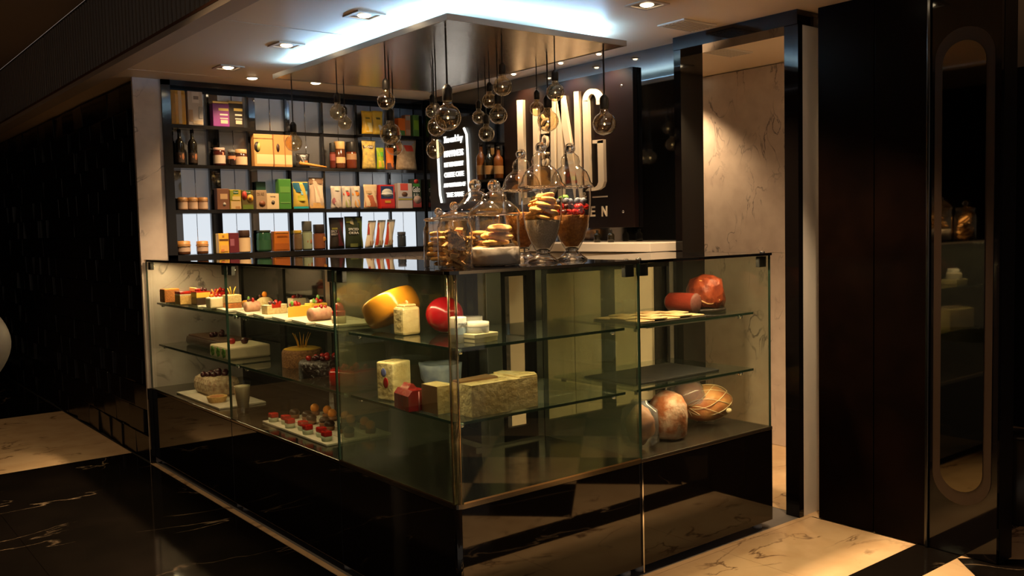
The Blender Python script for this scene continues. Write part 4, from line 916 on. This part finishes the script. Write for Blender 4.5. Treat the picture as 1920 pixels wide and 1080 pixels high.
# ================================================================== FOOD IN THE CASES
PLATE = mat('white_board', (.80, .72, .58), .35)
SPONGE = mat('sponge', (.76, .48, .16), .8, bump=.4, bscale=160, var=.6, vscale=120, col2=(.58, .32, .09))
PALE = mat('pale_sponge', (.80, .62, .32), .8, bump=.3, bscale=160, var=.5, vscale=120, col2=(.66, .46, .2))
CHOC = mat('chocolate', (.035, .014, .007), .3, bump=.2, bscale=90)
MILK = mat('milk_chocolate', (.20, .08, .03), .4, bump=.3, bscale=90)
CARROT = mat('carrot_cake', (.55, .20, .05), .8, bump=.4, bscale=150, var=.9, vscale=90, col2=(.30, .09, .02))
ICING = mat('icing', (.84, .70, .46), .5); GLAZE = mat('red_glaze', (.40, .012, .008), .12); ORANGE = mat('orange_fruit', (.80, .26, .02), .3); PINK = mat('pink_sponge', (.68, .38, .26), .7, var=.7, vscale=60, col2=(.5, .22, .16))
YELLOW = mat('yellow_mousse', (.82, .50, .06), .45)
def layers(t, w_, d, spec, z=0, c=.003, taper=1.0):
    for m, h, nm in spec:
        part(nm, MB().cbox((-w_/2, -d/2, z), (w_/2, d/2, z+h), min(c, h*.3)), m, t); z += h+.0004
    return z
def berries(t, z, n, spread, m=RED, r=.008, seed=0, m2=None):
    rnd = random.Random(seed)
    for i in range(n):
        a = i*2.4; rr = spread*math.sqrt((i+.5)/n)
        part('berry', MB().sphere(r, (rr*math.cos(a), rr*math.sin(a)*.8, z+r*.8+(r*.7 if i == 0 else 0)), 10, 7), (m2 if m2 and i % 3 == 1 else m), t)
def leaf(t, x, y, z, s=.014):
    part('mint_leaf', MB().sphere(s, (x, y, z), 8, 6, (.35, 1, .9)), GRN, t)
def curls(t, z, n, m=None, r=.018, h=.03):
    for i in range(n):
        a = i*2*math.pi/n+.3
        part('sugar_curl', MB().tube([(r*.5*math.cos(a), r*.5*math.sin(a), z), (r*.75*math.cos(a), r*.75*math.sin(a), z+h*.5), (r*1.3*math.cos(a), r*1.3*math.sin(a), z+h)], [.0028, .0024, .0012], 6), m or YELLOW, t)
# serving boards: (front-left, front-right) pixels of the front edge on the top shelf
boards = [((300.5, 562.5), (314, 567.6)), ((325, 568), (338, 572)), ((352.5, 572.7), (372, 577)), ((379, 577.8), (397, 581)), ((405.5, 581.5), (426, 586)),
          ((441, 586), (462.5, 592.6)), ((473.7, 591), (496, 598)), ((509, 597), (535, 604)), ((546, 603), (574.5, 610)), ((589, 609), (620, 616))]
BW = ['under the carrot cake at the marble end', 'under the layered cake with dark red top', 'under the chocolate and cream cake', 'under the white cake with red topping',
      'under the pale cake with sugar curls', 'under the small sponge roll with berries', 'under the cheesecake slice with berries', 'under the yellow cake with strawberry and leaf', 'under the pink sponge with red jelly', 'nearest the cheese, under the red dessert']
bpos = []
for i, (l, r) in enumerate(boards):
    z = Z1+.001
    P, Q = at(*l, 'z', z), at(*r, 'z', z)
    if i == 0: P, Q = Vector((.10, 3.22, z)), Vector((.083, 3.10, z))
    wdt = (Q-P).length*(.93 if i else 1); d_ = (Q-P).normalized(); ang = math.atan2(d_.x, -d_.y); nrm = Vector((-d_.y, d_.x, 0)); c0 = (P+Q)/2+nrm*.13
    t = thing('serving_board', 'white serving board '+BW[i], 'board', (c0.x, c0.y, z), ang, 'white boards on the top glass shelf')
    part('board', MB().cbox((-.13, -wdt/2, 0), (.13, wdt/2, .011), .002), PLATE, t)
def cake(name, label, px, py, back=0, cat='cake', rz=0):
    """cake standing on the boards at the pixel of its foot"""
    p = at(px, py, 'z', Z1+.0115); return thing(name, label, cat, (p.x, p.y, Z1+.0115), rz)
t = cake('cake_slice', 'block of orange carrot cake at the marble end of the top shelf', 319, 566); z = layers(t, .09, .09, ((CARROT, .072, 'sponge'),))
part('topping', MB().cbox((-.044, -.044, z), (.044, .044, z+.006), .002), ORANGE, t)
t = cake('cake_slice', 'layered cream cake with dark red top and golden crust', 347, 570); z = layers(t, .085, .09, ((SPONGE, .050, 'sponge'), (ICING, .008, 'cream_layer'), (GLAZE, .016, 'glaze')))
part('crust', MB().cbox((.043, -.045, 0), (.058, .045, .092), .003), SPONGE, t)
t = cake('cake_slice', 'chocolate cake slice with yellow cream layer and dark berries', 377, 571); z = layers(t, .08, .09, ((CHOC, .040, 'sponge'), (YELLOW, .030, 'cream_layer'), (GLAZE, .006, 'glaze'))); berries(t, z, 8, .034, DKB, .009, 1, RED)
t = cake('cake_slice', 'square white cream cake with red fruit and crossed sugar sticks', 404, 577); z = layers(t, .08, .075, ((ICING, .058, 'icing'),), c=.008); berries(t, z, 7, .03, RED, .009, 2, ORANGE); curls(t, z+.012, 4, ORANGE)
t = cake('cake_slice', 'red fruit gateau standing behind the white cream cake', 412, 566); z = layers(t, .08, .08, ((PINK, .04, 'sponge'), (GLAZE, .02, 'glaze'))); berries(t, z, 8, .03, RED, .010, 3)
t = cake('cake_slice', 'pale cake with upright sugar curls on an orange base', 436, 577); z = layers(t, .075, .075, ((CARROT, .028, 'sponge'), (PALE, .042, 'cream_layer'))); curls(t, z, 5, YELLOW, .02, .042)
t = cake('fruit_tart', 'small orange tart with green leaf behind the berry roll', 467, 575, cat='tart'); part('crust', MB().lathe([(.034, 0), (.042, .028), (.040, .030), (1e-6, .026)], 20, cap=False), SPONGE, t); part('filling', MB().lathe([(.040, .026), (.030, .034), (1e-6, .036)], 20, cap=False), ORANGE, t); leaf(t, 0, 0, .044)
t = cake('cake_slice', 'small sponge roll with red berries on the sixth board', 473, 584); part('roll', MB().lathe([(1e-6, -.036), (.024, -.036), (.026, -.03), (.026, .03), (.024, .036), (1e-6, .036)], 20, Matrix.Translation((0, 0, .026)) @ Matrix.Rotation(math.pi/2, 4, 'Y'), cap=False), PINK, t); berries(t, .050, 5, .02, RED, .008, 4, DKB)
t = cake('mousse_dome', 'cream dome topped with an orange physalis', 497, 575, cat='dessert'); part('dome', MB().lathe([(.048, 0), (.047, .02), (.040, .038), (.024, .050), (1e-6, .054)], 24, cap=False), PALE, t); part('physalis', MB().sphere(.014, (0, 0, .066), 12, 8, (1, 1, 1.2)), ORANGE, t); part('berry', MB().sphere(.010, (-.02, .01, .058), 10, 7), DKB, t)
t = cake('cake_slice', 'long cheesecake slice with red berries, beside the cream dome', 515, 588, rz=.12); z = layers(t, .11, .055, ((PALE, .040, 'cheesecake'), (ICING, .005, 'cream_layer'))); berries(t, z, 8, .035, RED, .009, 5, DKB); part('red_jelly', MB().cbox((-.03, -.029, .03), (.02, -.024, .052), .002), GLAZE, t)
t = cake('cake_slice', 'white square cake with dark berries behind the yellow ones', 557, 575); z = layers(t, .075, .07, ((ICING, .046, 'icing'),)); berries(t, z, 7, .028, DKB, .009, 6, RED)
t = cake('cake_slice', 'yellow wedge cake with strawberry and leaf', 553, 593, rz=.1); part('sponge', MB().prism([(-.055, -.032), (.058, -.036), (.06, .03)], 0, .048), YELLOW, t); berries(t, .048, 6, .022, RED, .010, 7); leaf(t, -.022, -.014, .062)
t = cake('cake_slice', 'yellow sponge cake with raspberries and a mint sprig', 593, 590); z = layers(t, .085, .07, ((SPONGE, .030, 'sponge'), (YELLOW, .026, 'cream_layer'))); berries(t, z, 8, .03, RED, .010, 8, ICING); leaf(t, .012, 0, z+.026); leaf(t, -.02, -.02, z+.012)
t = cake('cake_slice', 'pink marbled sponge roll with red jelly on the ninth board', 600, 601, rz=.1); part('roll', MB().lathe([(1e-6, -.05), (.028, -.05), (.030, -.044), (.030, .044), (.028, .05), (1e-6, .05)], 20, Matrix.Translation((0, 0, .030)) @ Matrix.Rotation(math.pi/2, 4, 'Y'), cap=False), PINK, t); berries(t, .056, 6, .028, RED, .007, 9)
t = cake('red_dessert', 'red glazed dessert with strawberry and leaf next to the case joint', 636, 606, cat='dessert'); part('base', MB().lathe([(.030, 0), (.032, .03), (.030, .032)], 20), ICING, t); part('jelly', MB().lathe([(.029, .032), (.030, .052), (.026, .056)], 20), GLAZE, t); part('strawberry', MB().lathe([(.024, .056), (.022, .074), (.010, .088), (1e-6, .09)], 14, cap=False), RED, t); leaf(t, 0, 0, .098)
# middle shelf
def mid(name, label, px, py, zz=Z2, cat='cake', rz=0):
    p = at(px, py, 'z', zz+.0005); return thing(name, label, cat, (p.x, p.y, zz+.0005), rz)
t = mid('log_cake', 'long dark chocolate log cake on the middle shelf at the marble end', 345, 640); t.location.y = 2.78; t.location.x = .26
o = part('log', MB().cbox((-.10, -.30, 0), (.10, .30, .055), .018), CHOC, t); part('shavings', MB().cbox((-.085, -.285, .052), (.085, .285, .062), .004), mat('chocolate_shavings', (.16, .07, .03), .6, bump=1, bscale=120, var=1, vscale=90, col2=(.03, .012, .006)), t); berries(t, .062, 5, .05, DKB, .016, 3)
t = mid('cream_cake', 'cream slab cake with green star leaves on the middle shelf', 380, 650); t.location.y = 2.30; t.location.x = .19
part('slab', MB().cbox((-.12, -.13, 0), (.12, .13, .066), .01), ICING, t)
for yy in (-.08, -.0, .08):
    for k in range(5):
        a = k*2*math.pi/5; part('leaf_star', MB().sphere(.013, (-.121, yy+.015*math.cos(a), .033+.015*math.sin(a)), 8, 6, (.3, 1, 1)), GRN, t)
part('berry', MB().sphere(.02, (.02, -.02, .082), 12, 8), DKB, t); part('berry', MB().sphere(.018, (-.03, .03, .08), 12, 8), RED, t)
def round_cake(name, label, x, y, r, h, m, zz=Z2):
    t = thing(name, label, 'cake', (x, y, zz+.0005)); part('cake', MB().lathe([(r*.99, 0), (r, .006), (r, h*.85), (r*.93, h), (1e-6, h*.99)], 32, cap=False), m, t); return t
NUT = mat('chopped_nuts', (.46, .22, .08), .7, bump=1, bscale=140, var=1, vscale=100, col2=(.16, .06, .02))
p = at(515, 690, 'z', Z2); t = round_cake('nut_cake', 'round nut-coated cake crowned with caramel curls', .27, 1.70, .10, .085, NUT)
curls(t, .083, 6, mat('caramel', (.62, .30, .03), .2), .035, .08)
part('topping', MB().lathe([(.09, .086), (.07, .092), (1e-6, .092)], 24, cap=False), YELLOW, t)
FLEK = mat('flecked_chocolate', (.025, .014, .012), .25, bump=.8, bscale=80, var=1, vscale=60, col2=(.30, .28, .28))
for nd in FLEK.node_tree.nodes:
    if nd.type == 'VALTORGB': nd.color_ramp.elements[0].position = .33; nd.color_ramp.elements[1].position = .39
t = round_cake('chocolate_cake', 'dark chocolate cake with white flecks and red berries', .20, 1.33, .115, .075, FLEK); berries(t, .074, 12, .08, RED, .013, 6, DKB)
t = round_cake('red_cake', 'round glossy red cake on the middle shelf', .20, 1.055, .105, .062, GLAZE); berries(t, .061, 8, .07, RED, .011, 2)
# deck of the left run
t = thing('serving_board', 'white board on the deck under the nut roulade', 'board', (.17, 2.58, ZD+.0005)); part('board', MB().cbox((-.13, -.34, 0), (.13, .34, .010), .002), PLATE, t)
t = thing('roulade', 'cream roulade coated in nuts with dark cherries on the deck', 'cake', (.20, 2.70, ZD+.011)); o = part('roll', MB().cbox((-.09, -.15, 0), (.09, .15, .105), .035), mat('nut_cream', (.66, .52, .34), .7, bump=1, bscale=70, var=1, vscale=45, col2=(.24, .11, .05)), t); berries(t, .10, 12, .08, DKB, .018, 4)
t = thing('fruit_tart', 'small pale tart in front of the nut roulade', 'tart', (.10, 2.43, ZD+.011)); part('crust', MB().lathe([(.045, 0), (.056, .03), (.052, .032), (1e-6, .026)], 20, cap=False), SPONGE, t); part('filling', MB().lathe([(.052, .027), (.03, .033), (1e-6, .034)], 20, cap=False), CARROT, t)
t = thing('dessert_glass', 'tall glass of pale dessert on the deck by the case joint', 'dessert', (.13, 2.14, ZD+.0005)); part('glass', MB().lathe([(.035, 0), (.030, .02), (.040, .10), (.046, .15)], 20, cap=False), JARG, t); part('filling', MB().lathe([(1e-6, .018), (.028, .02), (.038, .10), (.042, .13), (1e-6, .135)], 20, cap=False), mat('pale_cream', (.55, .46, .30), .6), t)
# petit fours on three boards
rowspec = [('orange-capped petit four', ORANGE, MILK, .345), ('dark chocolate petit four', CHOC, MILK, .235), ('red jelly petit four', GLAZE, mat('pale_case', (.42, .46, .34), .6), .125)]
def petit(label, loc, top, base, g, kind):
    t = thing('petit_four', label, 'sweet', loc, 0, g)
    part('base', MB().lathe([(.022, 0), (.025, .016), (.023, .020)], 14), base, t)
    if kind == 0: part('cap', MB().sphere(.022, (0, 0, .036), 12, 8), top, t)
    elif kind == 1: part('cap', MB().lathe([(.023, .020), (.026, .032), (.018, .044), (1e-6, .047)], 14, cap=False), top, t)
    else: part('cap', MB().cbox((-.02, -.02, .020), (.02, .02, .044), .006), top, t)
for k, (lab, tm_, bm_, xx) in enumerate(rowspec):
    t = thing('serving_board', 'white board on the deck under the row of '+lab+'s', 'board', (xx, 1.42, ZD+.0005)); part('board', MB().cbox((-.052, -.34, 0), (.052, .34, .010), .002), PLATE, t)
    for j in range(7):
        petit(lab+' on the white board on the deck', (xx-.02+(.022 if j % 2 else 0), 1.70-j*.093, ZD+.011), tm_, bm_, lab+'s on the deck', k)

# cheeses
def cheese(name, label, px, py, zz, cat='cheese', rz=0):
    p = at(px, py, 'z', zz+.0005); return thing(name, label, cat, (p.x, p.y, zz+.0005), rz)
WAX = mat('yellow_wax', (.62, .25, .014), .18); RWAX = mat('red_wax', (.30, .006, .010), .2)
WRAP = mat('wrapped_cheese', (.72, .58, .30), .22, bump=.6, bscale=40, var=.5, vscale=12, col2=(.56, .42, .18), coat=.5)
nv = (RT*-.42+UP*.88+FW*.14).normalized()
wc_ = Vector((.187, .695, 0)); R = .116
t = thing('yellow_cheese', 'large yellow waxed cheese disc leaning at a tilt', 'cheese', (wc_.x, wc_.y, Z1+.002))
prof = [(1e-6, -.036), (R*.50, -.037), (R*.80, -.040), (R*.90, -.037), (R*.965, -.028), (R, -.010), (R, .010), (R*.965, .028), (R*.90, .037), (R*.80, .040), (R*.50, .037), (1e-6, .036)]
Mw = Matrix.Translation((0, 0, R*math.sqrt(1-nv.z**2)*.97+.044*nv.z+.004)) @ nv.to_track_quat('Z', 'Y').to_matrix().to_4x4()
part('cheese_body', MB().lathe([(r_, z_*1.25) for r_, z_ in prof], 44, Mw, cap=False), WAX, t)
t = cheese('cheese_block', 'pale wrapped cheese block before the yellow wheel', 773, 628, Z1, rz=.05)
part('block', MB().cbox((-.042, 0, 0), (.042, .068, .108), .010), WRAP, t); part('fold', MB().cbox((-.030, .008, .106), (.030, .058, .118), .005), WRAP, t); part('twist', MB().tube([(.0, .03, .116), (.006, .034, .126), (.0, .038, .13)], .004, 6), WRAP, t)
t = cheese('cheese_ball', 'round red waxed cheese beside the corner post', 831, 628, Z1); t.location.x += .05; t.location.y += .06
part('ball', MB().sphere(.074, (0, 0, .0705), 30, 18, (1, 1, .95)), RWAX, t); 
t = cheese('small_tin', 'white tin with pale blue label right of the corner post', 868, 642, Z1, 'tin'); part('tin', MB().lathe([(.030, 0), (.032, .003), (.032, .086), (.030, .089)], 24, Matrix.Translation((0, .03, 0))), plain((.62, .62, .60)), t); part('label_band', MB().lathe([(.0326, .028), (.0326, .052)], 24, Matrix.Translation((0, .03, 0)), cap=False), plain((.36, .46, .56)), t)
text('lettering', 'FRANCE', .012, plain((.12, .12, .14)), t, Matrix.Translation((0, -.0035, .066)) @ FRONT_Y, .001, .04)
t = cheese('round_box', 'round pale cheese box standing behind the stacked ones', 886, 622, Z1, 'box'); part('box', MB().lathe([(.05, 0), (.05, .05), (.048, .052)], 28, Matrix.Translation((.03, .06, 0))), plain((.66, .62, .56)), t); part('lid', MB().lathe([(.0515, .03), (.0515, .0535), (1e-6, .054)], 28, Matrix.Translation((.03, .06, 0)), cap=False), plain((.74, .70, .62)), t)
t = cheese('square_box', 'pale yellow square box under the small round cheese tin', 912, 641, Z1, 'box', .1); part('box', MB().cbox((-.055, 0, 0), (.055, .10, .028), .002), plain((.66, .58, .32)), t); part('lid', MB().cbox((-.057, -.002, .016), (.057, .102, .031), .002), plain((.70, .62, .36)), t); sqb = t
t = thing('round_tin', 'small round grey cheese tin on the pale yellow box', 'tin', (sqb.location.x-.003, sqb.location.y+.05, Z1+.032)); part('tin', MB().lathe([(.042, 0), (.043, .003), (.043, .034), (.041, .036)], 28), plain((.56, .55, .52)), t); part('lid', MB().lathe([(.0438, .022), (.0438, .037), (.038, .038), (1e-6, .0375)], 28, cap=False), plain((.70, .64, .52)), t)
# second shelf of the corner
t = cheese('cheese_block', 'tall wrapped cheese block with red and blue stamp, lower shelf', 745, 748, Z2, rz=.25); part('block', MB().cbox((-.05, -.03, 0), (.05, .06, .15), .006), WRAP, t); part('stamp', MB().sphere(.014, (-.0505, .01, .07), 10, 7, (.12, 1, 1.5)), RWAX, t); part('stamp', MB().sphere(.014, (-.0505, .02, .11), 10, 7, (.12, 1, 1.2)), plain((.12, .14, .35)), t)
t = cheese('cheese_block', 'red wrapped cheese block with pointed fold, lower shelf', 786, 770, Z2, rz=-.1); RW = mat('red_wrap', (.22, .006, .008), .2, bump=.4, bscale=30, coat=.5)
part('block', MB().prism([(-.042, 0), (.042, 0), (.042, .055), (.026, .075), (-.026, .075), (-.042, .055)], 0, .12, Matrix.Rotation(math.pi/2, 4, 'X') @ Matrix.Translation((0, 0, -.12))), RW, t); part('fold', MB().prism([(-.02, .074), (.02, .074), (.004, .092), (-.004, .092)], .05, .11, Matrix.Rotation(math.pi/2, 4, 'X') @ Matrix.Translation((0, 0, -.16))), RW, t)
part('seam', MB().tube([(0, -.001, .0), (0, -.001, .07)], .0025, 6), mat('red_seam', (.6, .2, .2), .3), t)
t = cheese('cheese_dish', 'white and blue paper-wrapped cheese behind the red block', 815, 735, Z2, rz=.2); t.location.x += .10; t.location.y += .10; t.location.z += .013
o = part('wrap', MB().lathe([(.07, 0), (.082, .02), (.085, .06), (.09, .085), (.06, .08), (1e-6, .075)], 24, cap=False), mat('paper_wrap', (.58, .62, .68), .5, var=.8, vscale=14, col2=(.22, .28, .42)), t); bm_noise(o, .012, 22)
t = cheese('cheese_wedge', 'big pale hard cheese wedge in plastic wrap at the corner', 912, 772, Z2, rz=0)
t.location = (.30, .10, Z2+.0005)
part('wedge', MB().prism([(-.17, -.02), (.13, -.02), (.16, .03), (.10, .15), (-.17, .10)], 0, .112), WRAP, t); part('rind', MB().prism([(-.168, .05), (-.0, .05), (.0, .12), (-.168, .098)], .1122, .119), mat('rind', (.20, .11, .05), .35), t)
part('slope', MB().prism([(.13, -.018), (.158, .03), (.10, .148), (.05, .14), (.05, -.018)], .1122, .118), WRAP, t)
t = thing('cheese_wedge', 'small hard cheese wedge left of the big one behind the post', 'cheese', (.115, .26, Z2+.0005)); part('wedge', MB().prism([(-.04, -.05), (.04, -.05), (.03, .06), (-.04, .05)], 0, .10), WRAP, t); part('rind', MB().box((-.042, -.05, 0), (-.040, .05, .1)), mat('rind'), t)

# meats and bread in the right unit
def meat(name, label, px, py, zz, cat): p = at(px, py, 'z', zz+.0005); return thing(name, label, cat, (p.x, p.y, zz+.0005))
t = thing('round_board', 'dark round board under the smoked ham', 'board', (1.588, .252, Z1+.0005)); part('board', MB().lathe([(.092, 0), (.096, .004), (.096, .012), (.092, .015)], 32), mat('dark_board', (.03, .02, .015), .4), t)
HAM = mat('smoked_meat', (.34, .06, .018), .4, bump=1, bscale=28, var=1, vscale=26, col2=(.10, .012, .006))
t = thing('smoked_ham', 'domed smoked ham with dark crust on the top shelf', 'meat', (1.598, .256, Z1+.021)); t.scale = (.88, .88, 1); o = part('ham', MB().lathe([(.092, 0), (.098, .03), (.094, .08), (.078, .12), (.045, .142), (1e-6, .147)], 32), HAM, t); bm_noise(o, .016, 24)
for k in range(5): part('fat_line', MB().tube([(-.095*math.cos(a)*(1-.06*k), -.095*math.sin(a)*(1-.06*k), .025+.022*k+.008*math.sin(5*a)) for a in [0.1+.18*i for i in range(9)]], .004, 6), mat('ham_fat', (.72, .38, .16), .4), t)
t = thing('salami', 'thick red salami with cut end lying on the top shelf', 'meat', (1.462, .275, Z1+.0005)); Ms = Matrix.Translation((0, 0, .046)) @ Matrix.Rotation(.12, 4, 'Z') @ Matrix.Diagonal((.86, .80, .86, 1)) @ Matrix.Rotation(math.pi/2, 4, 'X')
part('casing', MB().lathe([(1e-6, -.105), (.035, -.10), (.05, -.08), (.052, 0), (.051, .088)], 28, Ms, cap=False), mat('salami_casing', (.28, .035, .018), .35, bump=.3, bscale=60), t)
part('cut_face', MB().lathe([(.051, .088), (.050, .0905), (1e-6, .091)], 28, Ms, cap=False), mat('salami_cut', (.14, .035, .028), .5, var=1, vscale=150, col2=(.24, .10, .08)), t)
t = thing('steel_tray', 'thin tray under the flat slices on the top shelf', 'tray', (1.165, .20, Z1+.0005)); part('tray', MB().cbox((-.20, -.14, 0), (.20, .14, .006), .002), mat('tray_dark', (.10, .08, .06), .3), t)
SLC = mat('flat_slice', (.82, .60, .34), .55, bump=.2, bscale=60, var=.6, vscale=20, col2=(.68, .42, .18))
n = 0
for i in range(5):
    for j in range(3):
        o = link('flatbread_slice', MB().cbox((-.045, -.042, 0), (.045, .042, .006), .0028).mesh('flatbread_slice'), SLC)
        o.location = (1.165-.155+i*.078, .20-.088+j*.088, Z1+.0072+.0062*((i+j) % 2)); o.rotation_euler = (0, .0, .1*((i*3+j) % 3-1)); tag(o, 'pale flat slice laid on the thin tray', 'slice', 'flat slices on the tray')
t = thing('slate_tray', 'empty black slate tray on the middle shelf of the right case', 'tray', (1.24, .26, Z2+.0005)); part('slate', MB().cbox((-.27, -.15, 0), (.27, .15, .008), .002), mat('slate', (.018, .017, .018), .6, bump=.3), t)
BREAD = mat('floured_loaf', (.30, .085, .022), .75, bump=.5, bscale=60, var=.5, vscale=20, col2=(.48, .33, .24))
t = thing('bread_loaf', 'tall floury brown loaf standing on the deck of the right case', 'bread', (1.235, .17, ZD+.010)); o = part('loaf', MB().lathe([(.072, 0), (.080, .01), (.083, .09), (.080, .14), (.06, .178), (.03, .192), (1e-6, .195)], 26), BREAD, t); bm_noise(o, .008, 18)
NH = mat('netted_ham', (.70, .36, .12), .4, bump=.4, bscale=30, var=1, vscale=14, col2=(.46, .10, .04), coat=.3)
t = thing('netted_ham', 'ham in white string net and clear bag on the deck', 'meat', (1.575, .24, ZD+.012)); t.scale = (1.18, 1.18, 1.02)
o = part('ham', MB().sphere(.10, (0, 0, .082), 28, 18, (1.15, .9, .82)).sphere(.055, (-.08, .02, .13), 18, 12, (1.2, .9, 1.2)), NH, t); bm_noise(o, .008, 16)
NET = mat('net_string', (.80, .62, .38), .7)
for k in range(9):
    for sgn in (1, -1):
        pts = []
        for i in range(15):
            v = i/14; a = k*2*math.pi/9+sgn*v*1.7; th = math.pi*(.05+.9*v)
            pts.append((.1*1.165*math.cos(th)*-1, .1*.92*math.sin(th)*math.cos(a), .084+.1*.84*math.sin(th)*math.sin(a)))
        part('net_string', MB().tube(pts, .0016, 5), NET, t)
part('clip_knot', MB().sphere(.012, (.02, -.095, .06), 10, 7), NET, t)
o = part('bag', MB().lathe([(.075, .10), (.085, .13), (.07, .17), (.05, .195), (.035, .215)], 20, Matrix.Translation((-.085, .03, 0)), cap=False), thin_glass('plastic_bag', (.78, .80, .84), 1.5, .15, 1.2, .18, (.5, .52, .58)), t); bm_noise(o, .014, 26)
t = thing('bagged_meat', 'clear bag of cured meat pieces at the left of the deck, right case', 'meat', (1.02, .13, ZD+.012)); o = part('meat', MB().sphere(.07, (0, 0, .085), 22, 14, (.9, .8, 1.2)), NH, t); bm_noise(o, .014, 26)
o = part('bag', MB().lathe([(.05, .002), (.075, .02), (.08, .09), (.07, .15), (.035, .175), (.03, .19)], 20, cap=False), MATS['plastic_bag'], t); bm_noise(o, .012, 30)

# ================================================================== AT THE EDGES OF THE VIEW
p = at(-34, 648, 'z', .86); t = thing('floor_vase', 'pale grey rounded vase cut off by the left edge', 'vase', (-1.42, 3.05, 0))
t.location = (at(-60, 650, 'y', 2.2).x, 2.2, at(-60, 646, 'y', 2.2).z-.88)
part('vase', MB().lathe([(.06, 0), (.055, .02), (.04, .40), (.05, .62)]+[(.05+.12*math.sin(math.pi*k/16), .66+.44*k/16) for k in range(17)]+[(.055, 1.12)], 32, cap=False), mat('vase_grey', (.12, .11, .105), .5), t)
part('base', MB().lathe([(.065, 0), (.065, .012), (.06, .02)], 24), mat('vase_grey'), t)
p = at(1888, 985, 'z', 0); t = thing('waste_bin', 'dark cylindrical bin in the room beyond the black glass panel', 'bin', (p.x+.1, p.y+.0, 0))
part('body', MB().lathe([(.085, 0), (.09, .01), (.09, .40)], 28), mat('bin_dark', (.03, .025, .02), .3, .5), t); part('rim', MB().lathe([(.092, .395), (.095, .405), (.088, .41), (.08, .40)], 28, cap=False), mat('bin_dark'), t)
